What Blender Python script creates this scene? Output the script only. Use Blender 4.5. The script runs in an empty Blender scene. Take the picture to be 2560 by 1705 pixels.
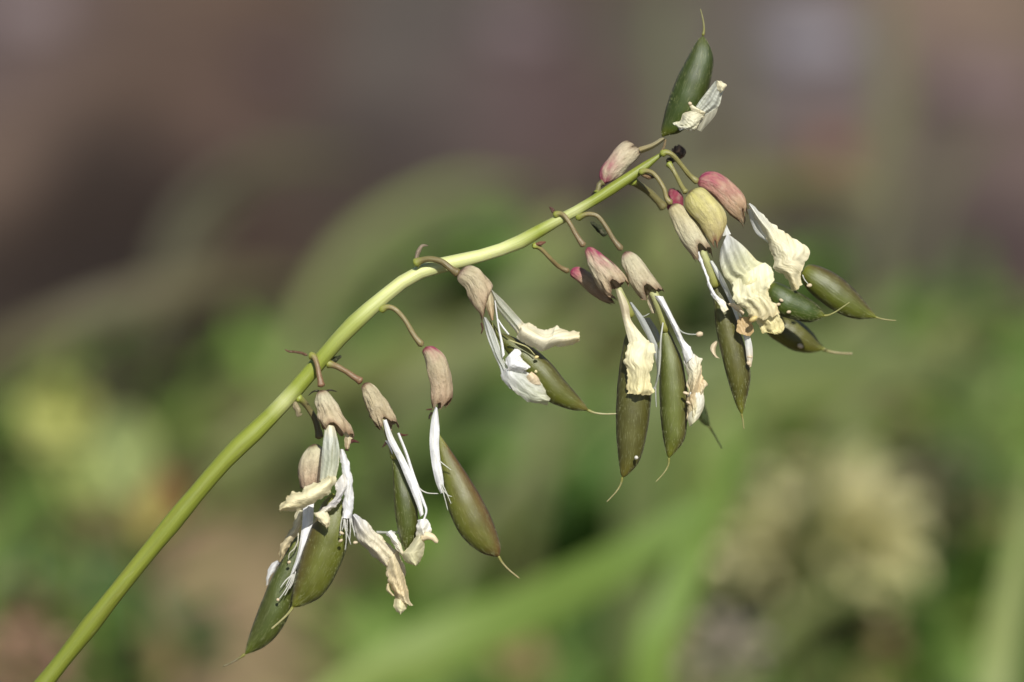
import bpy, math, random
import numpy as np
from mathutils import Vector, noise

# ------------------------------------------------------------------ camera, sky, sun, exposure
sc = bpy.context.scene
COL = sc.collection
CAM_H, PITCH, FOCUS, FRAME_W = 0.42, math.radians(22), 0.45, 0.13
cam_d = bpy.data.cameras.new('camera')
cam = bpy.data.objects.new('camera', cam_d); COL.objects.link(cam)
cam.location = (0, 0, CAM_H)
cam.rotation_euler = (math.radians(90) - PITCH, 0, 0)
cam_d.sensor_width = 36
cam_d.lens = 36 * FOCUS / FRAME_W
cam_d.clip_start, cam_d.clip_end = 0.02, 500
cam_d.dof.use_dof = True
cam_d.dof.focus_distance = FOCUS - 0.0015
cam_d.dof.aperture_fstop = 8.2
sc.camera = cam

SUN_EL, SUN_AZ = math.radians(52), math.radians(14)      # sun behind the camera, a little to its right
sun_from = Vector((math.sin(SUN_AZ) * math.cos(SUN_EL), -math.cos(SUN_AZ) * math.cos(SUN_EL), math.sin(SUN_EL)))
w = bpy.data.worlds.new('World'); sc.world = w; w.use_nodes = True
nt = w.node_tree
sky = nt.nodes.new('ShaderNodeTexSky'); sky.sky_type = 'NISHITA'; sky.sun_disc = False
sky.sun_elevation = SUN_EL
sky.sun_rotation = math.atan2(sun_from.x, sun_from.y)
nt.nodes['Background'].inputs[1].default_value = 0.065
nt.links.new(sky.outputs[0], nt.nodes['Background'].inputs[0])
sun_d = bpy.data.lights.new('sun', 'SUN'); sun_d.energy = 5.0; sun_d.angle = math.radians(0.53); sun_d.color = (1, 0.965, 0.905)
sun = bpy.data.objects.new('sun', sun_d); COL.objects.link(sun)
sun.rotation_euler = (-sun_from).to_track_quat('-Z', 'Y').to_euler()
sun.location = sun_from * 5
vs = sc.view_settings
vs.view_transform = 'Standard'; vs.look = 'None'; vs.gamma = 1; vs.use_curve_mapping = False
vs.exposure = 0.16
sc.cycles.transparent_max_bounces = 24
sc.cycles.max_bounces = 8

rng = random.Random(7)
# ------------------------------------------------------------------ geometry helpers
S = FRAME_W / 2560.0
F_AX = Vector((0, math.cos(PITCH), -math.sin(PITCH)))
R_AX = Vector((1, 0, 0))
U_AX = Vector((0, math.sin(PITCH), math.cos(PITCH)))
CAM = Vector((0, 0, CAM_H))
def ray(px, py):
    return F_AX + R_AX * ((px - 1280) * S / FOCUS) + U_AX * (-(py - 852.5) * S / FOCUS)
def P(x, y, z=0.0):                                   # plant space: 1 unit = 0.05 mm, z towards the viewer
    return CAM + ray(x, y) * (FOCUS - z * S)
def at(px, py, d):
    return CAM + ray(px, py) * d
def on_ground(px, py):
    r = ray(px, py)
    return CAM + r * (CAM_H / -r.z)
def lin(r, g, b, k=1.0):
    f = lambda c: ((c / 255) / 12.92 if c <= 10 else ((c / 255 + 0.055) / 1.055) ** 2.4)
    return (f(r) * k, f(g) * k, f(b) * k)
def mixc(a, b, t):
    t = min(1, max(0, t)); return tuple(x + (y - x) * t for x, y in zip(a, b))
def leafc(r, g, b, k=1.0):
    y = .3 * r + .6 * g + .1 * b
    return lin(*(v * .88 + y * .12 for v in (r + 4, g - 2, b + 2)), k)
def stops(lst, u):
    for (u0, c0), (u1, c1) in zip(lst, lst[1:]):
        if u <= u1: return mixc(c0, c1, (u - u0) / max(1e-6, u1 - u0))
    return lst[-1][1]
def n3(x, y, z=0.0): return noise.noise(Vector((x, y, z)))
def fb(x, y, z=0.0):
    return n3(x, y, z) + 0.5 * n3(2.1 * x + 5, 2.1 * y, z) + 0.25 * n3(4.3 * x, 4.3 * y + 9, z)
def ridge(x, y, z=0.0):
    return 1 - 2 * abs(n3(x, y, z)) + 0.5 * (1 - 2 * abs(n3(2.2 * x + 3, 2.2 * y + 8, z)))
def pts(spec, x0, y0, k):
    return [(x0 + float(a) * k, y0 + float(b) * k) for a, b in (q.split(',') for q in spec.split())]
def crop(x0, y0, k): return lambda spec: pts(spec, x0, y0, k)
R1 = crop(1600, 0, .2551); R2 = crop(1450, 320, .2551); R3 = crop(1650, 550, .3508); R4 = crop(1300, 480, .2551)
R5 = crop(1450, 700, .370); S1 = crop(1020, 580, .3061); S2 = crop(880, 750, .4593); S3 = crop(660, 840, .2551)
S4 = crop(540, 1200, .3061); S5 = crop(660, 1100, .1913)
def spline(p, n):
    """n points evenly spaced along a Catmull-Rom curve through p (any dimension)"""
    p = np.array(p, float)
    if len(p) == 2:
        t = np.linspace(0, 1, n)[:, None]; return p[0] * (1 - t) + p[1] * t
    q = np.vstack([2 * p[0] - p[1], p, 2 * p[-1] - p[-2]])
    out = []
    for i in range(1, len(q) - 2):
        t = np.linspace(0, 1, 24, endpoint=False)[:, None]
        a, b, c, d = q[i - 1], q[i], q[i + 1], q[i + 2]
        out.append(.5 * (2 * b + (c - a) * t + (2 * a - 5 * b + 4 * c - d) * t ** 2 + (-a + 3 * b - 3 * c + d) * t ** 3))
    out.append(p[-1:]); out = np.vstack(out)
    L = np.concatenate([[0], np.cumsum(np.linalg.norm(np.diff(out, axis=0), axis=1))])
    s = np.linspace(0, L[-1], n)
    return np.stack([np.interp(s, L, out[:, k]) for k in range(out.shape[1])], 1)

class M:
    """collects vertices, faces, colours and a length/width coordinate, then links them as ONE object"""
    def __init__(self): self.v, self.f, self.c, self.r, self.mi = [], [], [], [], []
    def grid(self, nu, nv, fn, wrap=False, mi=0):
        b = len(self.v)
        for i in range(nu):
            for j in range(nv):
                p, c, r = fn(i, j)
                self.v.append(tuple(p)); self.c.append(c if len(c) == 4 else (*c, 1.0)); self.r.append(r)
        for i in range(nu - 1):
            for j in range(nv if wrap else nv - 1):
                k = (j + 1) % nv
                self.f.append((b + i * nv + j, b + i * nv + k, b + (i + 1) * nv + k, b + (i + 1) * nv + j)); self.mi.append(mi)
    def tri(self, a, b, c, col, mi=0):
        k = len(self.v)
        for p in (a, b, c): self.v.append(tuple(p)); self.c.append((*col, 1.0)); self.r.append((0, 0, 0))
        self.f.append((k, k + 1, k + 2)); self.mi.append(mi)
    def mesh(self, name, mats, origin=None):
        me = bpy.data.meshes.new(name)
        v = np.array(self.v, np.float64)
        if origin is not None: v = v - np.array(origin)
        me.from_pydata(v.tolist(), [], self.f)
        a = me.attributes.new('col', 'FLOAT_COLOR', 'POINT'); a.data.foreach_set('color', np.array(self.c, np.float32).ravel())
        a = me.attributes.new('run', 'FLOAT_VECTOR', 'POINT'); a.data.foreach_set('vector', np.array(self.r, np.float32).ravel())
        for m in (mats if isinstance(mats, (list, tuple)) else [mats]): me.materials.append(m)
        me.polygons.foreach_set('material_index', self.mi)
        me.polygons.foreach_set('use_smooth', [True] * len(self.f))
        me.update(); return me
    def build(self, name, mats, parent=None, origin=None, label=None):
        o = bpy.data.objects.new(name, self.mesh(name, mats, origin)); COL.objects.link(o)
        if parent: o.parent = parent
        if label: o['label'] = label
        return o
def tag(o, label, cat, group=None):
    o['label'] = label; o['category'] = cat
    if group: o['group'] = group
    return o
def empty(name, loc, label, cat, group=None):
    o = bpy.data.objects.new(name, None); COL.objects.link(o); o.location = loc; o.empty_display_size = .01
    return tag(o, label, cat, group)
def copy_tree(o, parent=None):
    c = o.copy(); COL.objects.link(c)
    if parent: c.parent = parent
    for ch in list(o.children): copy_tree(ch, c)
    return c

def tube3(m, p, rad, col, seg=10, wob=0.0, seed=0.0, world=True, mi=0):
    """tube along 3-D points already in world space; rad, col: callables of u"""
    n = len(p); p = [Vector(q) for q in p]
    T = [(p[min(i + 1, n - 1)] - p[max(i - 1, 0)]).normalized() for i in range(n)]
    side = T[0].orthogonal().normalized(); fr = []
    for t in T:
        side = (side - t * side.dot(t)).normalized(); fr.append((side.copy(), t.cross(side)))
    def fn(i, j):
        u = i / (n - 1); th = 2 * math.pi * j / seg
        r = rad(u)
        if wob: r *= 1 + wob * fb(math.cos(th) * 1.5 + seed, math.sin(th) * 1.5, u * n * .25)
        e = 1.0 if 0 < i < n - 1 else 0.35
        a, b = fr[i]
        return p[i] + (a * math.cos(th) + b * math.sin(th)) * (r * e), col(u, th), (u * n * 10, th * 20, seed)
    m.grid(n, seg, fn, wrap=True, mi=mi)
def tube(m, line, z, rad, col, n=24, seg=10, wob=0.0, seed=0.0):
    """line in plant space; z: number, or list of one depth per point; rad in plant units: number or stops"""
    zz = z if isinstance(z, (list, tuple)) else [z] * len(line)
    q = spline([(a, b, c) for (a, b), c in zip(line, zz)], n)
    rr = rad if isinstance(rad, (list, tuple)) else [rad, rad]
    R = lambda u: float(np.interp(u, np.linspace(0, 1, len(rr)), rr)) * S
    c = col if callable(col) else (lambda u, th: col)
    tube3(m, [P(*x) for x in q], R, c, seg, wob, seed)
def blob(m, x, y, z, rx, ry, col, seed=0, ang=0.0, rz=None):
    rz = rz or min(rx, ry); ca, sa = math.cos(ang), math.sin(ang)
    def fn(i, j):
        t = math.pi * i / 6; p = 2 * math.pi * j / 10
        k = 1 + .22 * n3(math.cos(p) * math.sin(t) * 1.3 + seed * 3.7, math.sin(p) * math.sin(t) * 1.3, math.cos(t) * 1.3)
        a = rx * math.cos(t) * k; b = ry * math.sin(t) * math.cos(p) * k; c = rz * math.sin(t) * math.sin(p) * k
        return P(x + a * ca - b * sa, y + a * sa + b * ca, z + c), mixc(col, tuple(q * .8 for q in col), n3(i, j, seed) + .4), (i * 3, j * 3, seed)
    m.grid(7, 10, fn, wrap=True)

def patch(m, L, R, z, col, nu=34, nv=16, bulge=0.0, crumple=0.0, freq=.035, rag=0.0, alpha=1.0, seed=None, curl=0.0, stretch=3.0, tipz=None, fold=0.0, nfold=3):
    """thin sheet between two edge lines in plant space; z: depths along it, crumpled like dry petal tissue"""
    seed = rng.random() * 50 if seed is None else seed
    crumple *= .58; fold *= .6
    nu, nv = int(nu * 1.5), int(nv * 1.5)
    a, b = spline(L, nu), spline(R, nu)
    zz = z if isinstance(z, (list, tuple)) else [z, z]
    zi = np.interp(np.linspace(0, 1, nu), np.linspace(0, 1, len(zz)), zz)
    al = alpha if isinstance(alpha, (list, tuple)) else [alpha, alpha]
    ai = np.interp(np.linspace(0, 1, nu), np.linspace(0, 1, len(al)), al)
    Ltot = float(np.linalg.norm(np.diff((a + b) / 2, axis=0), axis=1).sum())
    def fn(i, j):
        u, v = i / (nu - 1), j / (nv - 1)
        wv = v
        x, y = a[i] * (1 - wv) + b[i] * wv
        wd = float(np.linalg.norm(b[i] - a[i]))
        ed = abs(2 * v - 1) ** 4
        if rag:
            x += rag * ed * fb(u * Ltot * .06 + seed, v * 3, 1.5); y += rag * ed * fb(u * Ltot * .06, v * 3 + seed, 7.7)
            if u > .9: 
                y += rag * 1.4 * fb(v * wd * .06, seed, 3.3) * (u - .9) * 10; x += rag * fb(seed, v * wd * .06, 5.1) * (u - .9) * 10
        d = zi[i] + bulge * math.sin(math.pi * v) + curl * (v - .5)
        if fold: d += fold * math.sin(v * math.pi * 2 * nfold + 2.5 * n3(u * 2.2, seed)) * min(1, u * 3 + .2)
        if crumple:
            g = min(1, .25 + 1.4 * u)
            X, Y = v * wd * freq, u * Ltot * freq
            q1, q2 = X + .5 * n3(X * .8 + seed, Y * .8, 1), Y + .5 * n3(X * .8, Y * .8 + seed, 2)
            for kk in range(4):
                an = seed * 1.7 + kk * 0.9; fr = (.35, .5, .8, 1.2)[kk] * (1.0 if kk else .8)
                w_ = (q1 * math.cos(an) + q2 * math.sin(an) * (.6 if kk % 2 else .35)) * fr + seed * (kk + 1)
                d += crumple * g * (.8, .6, .4, .25)[kk] * (4 * abs(w_ - math.floor(w_) - .5) - 1)
            w_ = (X * math.cos(seed) - Y * math.sin(seed)) * 3.1 + n3(X * 1.5, Y * 1.5, seed); d += crumple * g * .22 * (4 * abs(w_ - math.floor(w_) - .5) - 1)
            d += crumple * .22 * g * fb(v * wd * freq * .5, u * Ltot * freq * .6 + seed, 4)
            x += crumple * .2 * g * n3(x * freq * .8, y * freq * .8, seed)
            y += crumple * .2 * g * n3(x * freq * .8, y * freq * .8, seed + 9)
        c = col(u, v) if callable(col) else (stops(col, u) if isinstance(col, list) else col)
        k = 1 + .10 * fb(u * Ltot * .03, v * wd * .05, seed)
        if ed > .55 or u > .94: c = mixc(c, (c[0] * .80, c[1] * .66, c[2] * .45), .35 * max(0, .3 + fb(u * Ltot * .05, v * 4, seed + 3)))
        A = ai[i]
        if A == 1: A = .88 + .1 * ridge(v * wd * .12 + seed, u * Ltot * .012, 5)
        if ai[i] < 1: A = min(1, max(.12, A + .22 * ridge(v * wd * .09 + seed, u * Ltot * .008, 2) - .1 + .25 * ed))
        return P(x, y, d), (c[0] * k, c[1] * k, c[2] * k, A), (u * Ltot, v * wd, seed)
    m.grid(nu, nv, fn)

def ringed(m, L, R, z, depth, col, nu=40, nv=28, ulim=None, prof=None, fold=0.0, kfold=2.2, seed=0.0, ridge_k=0.0, close0=.06, close1=None, wob=0.0, alpha=1.0):
    """hollow or closed body whose outline in the picture plane runs along L and R; depth = thickness / width"""
    a, b = spline(L, 80), spline(R, 80)
    zz = z if isinstance(z, (list, tuple)) else [z, z]
    tt = np.linspace(0, 1, 80)
    Ltot = float(np.linalg.norm(np.diff((a + b) / 2, axis=0), axis=1).sum())
    wmax = float(np.linalg.norm(b - a, axis=1).max())
    def fn(i, j):
        th = 2 * math.pi * j / nv - math.pi / 2
        u0 = i / (nu - 1)
        # denser rings near both ends
        u0 = u0 - .12 * math.sin(2 * math.pi * u0) / (2 * math.pi) * 2
        u = u0 * (ulim(th) if ulim else 1.0)
        u = min(max(u, 0), 1)
        A = np.array([np.interp(u, tt, a[:, k]) for k in (0, 1)]); B = np.array([np.interp(u, tt, b[:, k]) for k in (0, 1)])
        c = (A + B) / 2; h = (B - A) / 2
        hw = float(np.linalg.norm(h)) + 1e-6
        k = 1.0
        if close0 and u < close0: k *= math.sqrt(max(.02, 1 - (1 - u / close0) ** 2))
        if close1 and u > 1 - close1: k *= math.sqrt(max(.004, 1 - ((u - 1 + close1) / close1) ** 2))
        if fold: k *= 1 + fold * (ridge(math.cos(th) * kfold + seed, math.sin(th) * kfold, u * 2.6 + seed) - .6) * min(1, u * 4)
        if ridge_k: k *= 1 + .007 * math.cos(u * 38 + seed) * math.sin(math.pi * u)
        if wob: k *= 1 + wob * fb(math.cos(th) * .8 + seed, math.sin(th) * .8, u * 3)
        s = math.cos(th); t = math.sin(th)
        q = 1.0
        if ridge_k: q += ridge_k * (math.exp(-((1 - abs(s)) / .012)) )
        p = c + h * (s * k * q)
        zc = float(np.interp(u, np.linspace(0, 1, len(zz)), zz))
        cc = col(u, th)
        return P(p[0], p[1], zc + t * hw * depth * k), (*cc[:3], cc[3] if len(cc) > 3 else alpha), (u * Ltot, th * wmax * .5, seed)
    m.grid(nu, nv, fn, wrap=True)

# ------------------------------------------------------------------ materials
def nodes(name):
    mt = bpy.data.materials.new(name); mt.use_nodes = True
    n = mt.node_tree; n.nodes.clear()
    out = n.nodes.new('ShaderNodeOutputMaterial')
    N = lambda t, **kw: _set(n.nodes.new(t), kw)
    return mt, n, out, N
def _set(nd, kw):
    for k, v in kw.items():
        if k.startswith('i_'): nd.inputs[k[2:].replace('_', ' ')].default_value = v
        else: setattr(nd, k, v)
    return nd
def attr(n, N, name):
    return N('ShaderNodeAttribute', attribute_name=name)
def streaks(n, N, sx, sy, detail=3.0, rough=.6):
    """noise running along the part: sx cycles per unit along it, sy across it"""
    a = attr(n, N, 'run'); mp = N('ShaderNodeMapping'); mp.inputs['Scale'].default_value = (sx, sy, 1.0)
    n.links.new(a.outputs['Vector'], mp.inputs['Vector'])
    ns = N('ShaderNodeTexNoise'); ns.inputs['Scale'].default_value = 1.0; ns.inputs['Detail'].default_value = detail; ns.inputs['Roughness'].default_value = rough
    n.links.new(mp.outputs[0], ns.inputs['Vector']); return ns
def ramp(n, N, src, p0, p1):
    r = N('ShaderNodeMapRange'); r.inputs[1].default_value = p0; r.inputs[2].default_value = p1
    n.links.new(src, r.inputs[0]); return r
def mixcol(n, N, fac, a, b, blend='MIX'):
    x = N('ShaderNodeMix', data_type='RGBA', blend_type=blend)
    for s, k in ((fac, 0), (a, 6), (b, 7)):
        if isinstance(s, (int, float)): x.inputs[k].default_value = s
        elif isinstance(s, tuple): x.inputs[k].default_value = (*s, 1)
        else: n.links.new(s, x.inputs[k])
    return x.outputs[2]
def bump(n, N, src, dist, strength=1.0):
    b = N('ShaderNodeBump'); b.inputs['Distance'].default_value = dist; b.inputs['Strength'].default_value = strength
    n.links.new(src, b.inputs['Height']); return b

def mat_pod():
    mt, n, out, N = nodes('pod_skin')
    c = attr(n, N, 'col')
    s1 = streaks(n, N, .03, .24, 3); s2 = streaks(n, N, .02, .03, 5); s3 = streaks(n, N, .35, .8, 2)
    base = mixcol(n, N, ramp(n, N, s2.outputs[0], .3, .75).outputs[0], c.outputs['Color'], mixcol(n, N, 1.0, c.outputs['Color'], (.66, .64, .58), 'MULTIPLY'))
    f = ramp(n, N, s1.outputs[0], .56, .78); f.inputs[4].default_value = .42
    base = mixcol(n, N, f.outputs[0], base, (.26, .27, .13))
    p = N('ShaderNodeBsdfPrincipled')
    n.links.new(base, p.inputs['Base Color'])
    p.inputs['Roughness'].default_value = .40; p.inputs['Specular IOR Level'].default_value = .5
    p.inputs['Sheen Weight'].default_value = .05; p.inputs['Sheen Roughness'].default_value = .4; p.inputs['Sheen Tint'].default_value = (.9, .92, .8, 1)
    m = N('ShaderNodeMath', operation='ADD'); n.links.new(s1.outputs[0], m.inputs[0]); n.links.new(s3.outputs[0], m.inputs[1])
    b = bump(n, N, m.outputs[0], .000032, 1.0); n.links.new(b.outputs[0], p.inputs['Normal'])
    n.links.new(p.outputs[0], out.inputs[0]); return mt
def mat_hair():
    mt, n, out, N = nodes('fine_hair')
    c = attr(n, N, 'col'); p = N('ShaderNodeBsdfPrincipled'); n.links.new(c.outputs['Color'], p.inputs['Base Color'])
    p.inputs['Roughness'].default_value = .5; n.links.new(p.outputs[0], out.inputs[0]); return mt
def mat_calyx():
    mt, n, out, N = nodes('dry_calyx')
    c = attr(n, N, 'col')
    s1 = streaks(n, N, .02, .1, 4); s2 = streaks(n, N, .09, .14, 4, .75); s3 = streaks(n, N, .05, .06, 3)
    base = mixcol(n, N, ramp(n, N, s1.outputs[0], .35, .7).outputs[0], c.outputs['Color'], mixcol(n, N, 1.0, c.outputs['Color'], (.78, .76, .72), 'MULTIPLY'))
    f = ramp(n, N, s2.outputs[0], .54, .70); f.inputs[4].default_value = .45
    base = mixcol(n, N, f.outputs[0], base, (.17, .125, .085))
    g = ramp(n, N, s3.outputs[0], .5, .8); g.inputs[4].default_value = .4
    base = mixcol(n, N, g.outputs[0], base, (.66, .58, .42))
    p = N('ShaderNodeBsdfPrincipled'); n.links.new(base, p.inputs['Base Color']); p.inputs['Roughness'].default_value = .62
    p.inputs['Specular IOR Level'].default_value = .35
    m = N('ShaderNodeMath', operation='ADD'); n.links.new(s1.outputs[0], m.inputs[0]); n.links.new(s2.outputs[0], m.inputs[1])
    b = bump(n, N, m.outputs[0], .00024, 1.0); n.links.new(b.outputs[0], p.inputs['Normal'])
    t = N('ShaderNodeBsdfTranslucent'); n.links.new(base, t.inputs[0])
    mx = N('ShaderNodeMixShader'); mx.inputs[0].default_value = .16
    n.links.new(p.outputs[0], mx.inputs[1]); n.links.new(t.outputs[0], mx.inputs[2]); n.links.new(mx.outputs[0], out.inputs[0]); return mt
def mat_petal():
    mt, n, out, N = nodes('dry_petal')
    c = attr(n, N, 'col')
    s1 = streaks(n, N, .008, .13, 4, .65); s2 = streaks(n, N, .05, .07, 5, .7)
    base = mixcol(n, N, ramp(n, N, s1.outputs[0], .50, .72).outputs[0], c.outputs['Color'], mixcol(n, N, 1.0, c.outputs['Color'], (.70, .68, .58), 'MULTIPLY'))
    g = ramp(n, N, s2.outputs[0], .62, .8); g.inputs[4].default_value = .35
    base = mixcol(n, N, g.outputs[0], base, mixcol(n, N, 1.0, c.outputs['Color'], (.78, .66, .45), 'MULTIPLY'))
    p = N('ShaderNodeBsdfPrincipled'); n.links.new(base, p.inputs['Base Color']); p.inputs['Roughness'].default_value = .45
    p.inputs['Specular IOR Level'].default_value = .4
    m = N('ShaderNodeMath', operation='ADD'); n.links.new(s1.outputs[0], m.inputs[0]); n.links.new(s2.outputs[0], m.inputs[1])
    b = bump(n, N, m.outputs[0], .00008, 1.0); n.links.new(b.outputs[0], p.inputs['Normal'])
    t = N('ShaderNodeBsdfTranslucent'); n.links.new(base, t.inputs[0])
    mx = N('ShaderNodeMixShader'); mx.inputs[0].default_value = .26
    n.links.new(p.outputs[0], mx.inputs[1]); n.links.new(t.outputs[0], mx.inputs[2])
    tr = N('ShaderNodeBsdfTransparent'); mx2 = N('ShaderNodeMixShader')
    n.links.new(c.outputs['Alpha'], mx2.inputs[0]); n.links.new(tr.outputs[0], mx2.inputs[1]); n.links.new(mx.outputs[0], mx2.inputs[2])
    n.links.new(mx2.outputs[0], out.inputs[0]); return mt
def mat_stem():
    mt, n, out, N = nodes('green_stem')
    c = attr(n, N, 'col'); s1 = streaks(n, N, .02, .12, 3); s2 = streaks(n, N, .1, .1, 3)
    base = mixcol(n, N, ramp(n, N, s1.outputs[0], .35, .75).outputs[0], c.outputs['Color'], mixcol(n, N, 1.0, c.outputs['Color'], (.84, .86, .78), 'MULTIPLY'))
    f = ramp(n, N, s2.outputs[0], .62, .8); f.inputs[4].default_value = .25
    base = mixcol(n, N, f.outputs[0], base, (.42, .42, .2))
    p = N('ShaderNodeBsdfPrincipled'); n.links.new(base, p.inputs['Base Color']); p.inputs['Roughness'].default_value = .45
    p.inputs['Subsurface Weight'].default_value = .25; p.inputs['Subsurface Scale'].default_value = .0006; p.inputs['Subsurface Radius'].default_value = (1, 1, .4)
    b = bump(n, N, s1.outputs[0], .00008, 1.0); n.links.new(b.outputs[0], p.inputs['Normal'])
    n.links.new(p.outputs[0], out.inputs[0]); return mt
def mat_leaf():
    mt, n, out, N = nodes('living_leaf')
    c = attr(n, N, 'col'); s = streaks(n, N, .02, .3, 3)
    base = mixcol(n, N, ramp(n, N, s.outputs[0], .3, .8).outputs[0], c.outputs['Color'], mixcol(n, N, 1.0, c.outputs['Color'], (.7, .75, .6), 'MULTIPLY'))
    p = N('ShaderNodeBsdfPrincipled'); n.links.new(base, p.inputs['Base Color']); p.inputs['Roughness'].default_value = .55; p.inputs['Specular IOR Level'].default_value = .3
    t = N('ShaderNodeBsdfTranslucent'); n.links.new(base, t.inputs[0])
    mx = N('ShaderNodeMixShader'); mx.inputs[0].default_value = .22
    n.links.new(p.outputs[0], mx.inputs[1]); n.links.new(t.outputs[0], mx.inputs[2]); n.links.new(mx.outputs[0], out.inputs[0]); return mt
def mat_earth(name='earth', bd=.004):
    mt, n, out, N = nodes(name)
    c = attr(n, N, 'col'); g = N('ShaderNodeNewGeometry')
    a = N('ShaderNodeTexNoise'); a.inputs['Scale'].default_value = 60; a.inputs['Detail'].default_value = 6; n.links.new(g.outputs['Position'], a.inputs['Vector'])
    b = N('ShaderNodeTexVoronoi'); b.inputs['Scale'].default_value = 160; n.links.new(g.outputs['Position'], b.inputs['Vector'])
    base = mixcol(n, N, ramp(n, N, a.outputs[0], .3, .7).outputs[0], mixcol(n, N, 1.0, c.outputs['Color'], (.8, .78, .75), 'MULTIPLY'), mixcol(n, N, 1.0, c.outputs['Color'], (1.15, 1.13, 1.1), 'MULTIPLY'))
    p = N('ShaderNodeBsdfPrincipled'); n.links.new(base, p.inputs['Base Color']); p.inputs['Roughness'].default_value = .9; p.inputs['Specular IOR Level'].default_value = .2
    m = N('ShaderNodeMath', operation='ADD'); n.links.new(a.outputs[0], m.inputs[0]); n.links.new(b.outputs[0], m.inputs[1])
    bb = bump(n, N, m.outputs[0], bd, .8); n.links.new(bb.outputs[0], p.inputs['Normal'])
    n.links.new(p.outputs[0], out.inputs[0]); return mt
POD, HAIR, CALYX, PETAL, STEM, LEAF, EARTH = mat_pod(), mat_hair(), mat_calyx(), mat_petal(), mat_stem(), mat_leaf(), mat_earth()
STONE = mat_earth('stone_surface', .002)

# ------------------------------------------------------------------ ground
SOIL_AND_SHADE = [(60, 40, 170, (122, 110, 110)), (250, 130, 220, (112, 96, 82)), (20, 330, 110, (135, 118, 103)), (270, 270, 70, (40, 31, 23)), (270, 370, 100, (40, 31, 24)),  # darkest browns at left paint the shade of a hollow into the ground colour
 (190, 500, 150, (44, 34, 27)), (390, 470, 120, (44, 35, 28)), (100, 640, 150, (48, 38, 31)), (340, 620, 150, (48, 38, 31)), (520, 160, 150, (110, 92, 80)), (680, 170, 90, (80, 66, 64)),
 (520, 330, 80, (108, 90, 78)), (700, 70, 120, (102, 86, 74)), (1000, 350, 120, (80, 72, 68)), (1050, 60, 170, (104, 100, 94)), (1300, 150, 150, (106, 92, 92)), (1450, 260, 120, (96, 80, 76)),
 (1650, 120, 100, (104, 106, 88)), (1830, 60, 120, (118, 112, 100)), (2000, 150, 150, (130, 126, 130)), (2080, 330, 80, (128, 102, 88)), (2450, 230, 170, (122, 108, 106)), (2420, 20, 170, (148, 132, 114)), (2440, 540, 120, (82, 68, 68)), (1900, 480, 160, (92, 88, 68)),
 (2330, 350, 100, (102, 98, 84)), (2200, 700, 160, (74, 76, 60)), (1700, 600, 150, (92, 88, 70)), (320, 1430, 150, (196, 172, 138)), (620, 1560, 150, (186, 168, 134)), (820, 1620, 150, (166, 160, 112)), (560, 1000, 140, (88, 70, 60)),
 (560, 640, 110, (76, 60, 50)), (900, 500, 120, (76, 66, 58)), (250, 1250, 120, (136, 122, 100)), (60, 1400, 150, (132, 130, 92)), (450, 1150, 130, (126, 118, 84)), (1100, 800, 200, (86, 84, 56)), (560, 880, 120, (48, 38, 31)), (480, 760, 110, (50, 40, 32)), (150, 850, 130, (84, 76, 58)), (1900, 900, 300, (88, 98, 60)), (1200, 1300, 350, (84, 98, 52)), (2100, 1400, 400, (80, 98, 52))]  # the two darkest here carry the hollow's painted shade further down right
def soil_shade_at(x, y, cache=[]):
    if not cache:
        for px, py, r, c in SOIL_AND_SHADE:
            g = on_ground(px, py); gx = on_ground(px + r, py); gy = on_ground(px, py - r)
            cache.append((g.x, g.y, abs(gx.x - g.x), abs(gy.y - g.y), np.array(lin(c[0] * 1.0, c[1] * .965, c[2] * .96, .58))))
    acc = np.array(lin(94, 82, 68, .70)) * .05; wt = .05
    for gx, gy, rx, ry, c in cache:
        k = math.exp(-(((x - gx) / rx) ** 2 + ((y - gy) / ry) ** 2))
        acc = acc + c * k; wt += k
    return tuple(acc / wt * (1 + .15 * fb(x * 9, y * 9, 2)))
def height(x, y):
    return .010 * fb(x * 5, y * 5, 1) + .004 * fb(x * 22, y * 22, 3) - .004
gm = M()
gx = np.concatenate([[-60, -20, -6, -2.4], np.linspace(-1.1, 1.1, 111), [2.4, 6, 20, 60]])
gy = np.concatenate([[-60, -20, -6, -2, -.8, -.3], np.linspace(0, 2.4, 121), [3.2, 5, 9, 20, 60]])
gm.grid(len(gx), len(gy), lambda i, j: ((gx[i], gy[j], height(gx[i], gy[j])), soil_shade_at(gx[i], gy[j]), (gx[i], gy[j], 0)))
ground = gm.build('ground', EARTH); ground['kind'] = 'structure'

# ------------------------------------------------------------------ blurred things far behind the flower stalk
def stone(px, py, r, c, label, seed):
    g = on_ground(px, py); s = r * S * (g - CAM).length / FOCUS
    m = M()
    def fn(i, j):
        t = math.pi * i / 10; p = 2 * math.pi * j / 16
        q = Vector((math.sin(t) * math.cos(p), math.sin(t) * math.sin(p), math.cos(t)))
        k = 1 + .28 * noise.noise(q * 1.4 + Vector((seed, 0, 0))) + .08 * noise.noise(q * 4 + Vector((0, seed, 0)))
        return (q.x * s * k, q.y * s * .85 * k, q.z * s * .55 * k + s * .22), mixc(lin(*c), lin(*[v * .85 for v in c]), n3(i * .6, j * .6, seed) + .5), (i, j, seed)
    m.grid(11, 16, fn, wrap=True)
    o = m.build('stone', STONE); o.location = (g.x, g.y, height(g.x, g.y)); tag(o, label, 'stone', 'stones on the bare earth')
stone(2010, 150, 120, (124, 120, 126), 'pale blue-grey stone on the earth right of the upright pod', 1)
stone(2470, 250, 120, (116, 100, 100), 'mauve-grey stone near the right edge of the picture', 2)
stone(60, 30, 120, (116, 104, 104), 'grey stone in the upper left corner', 3)
stone(1290, 110, 90, (112, 100, 102), 'dull mauve stone on the earth left of the upright pod', 4)
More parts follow.
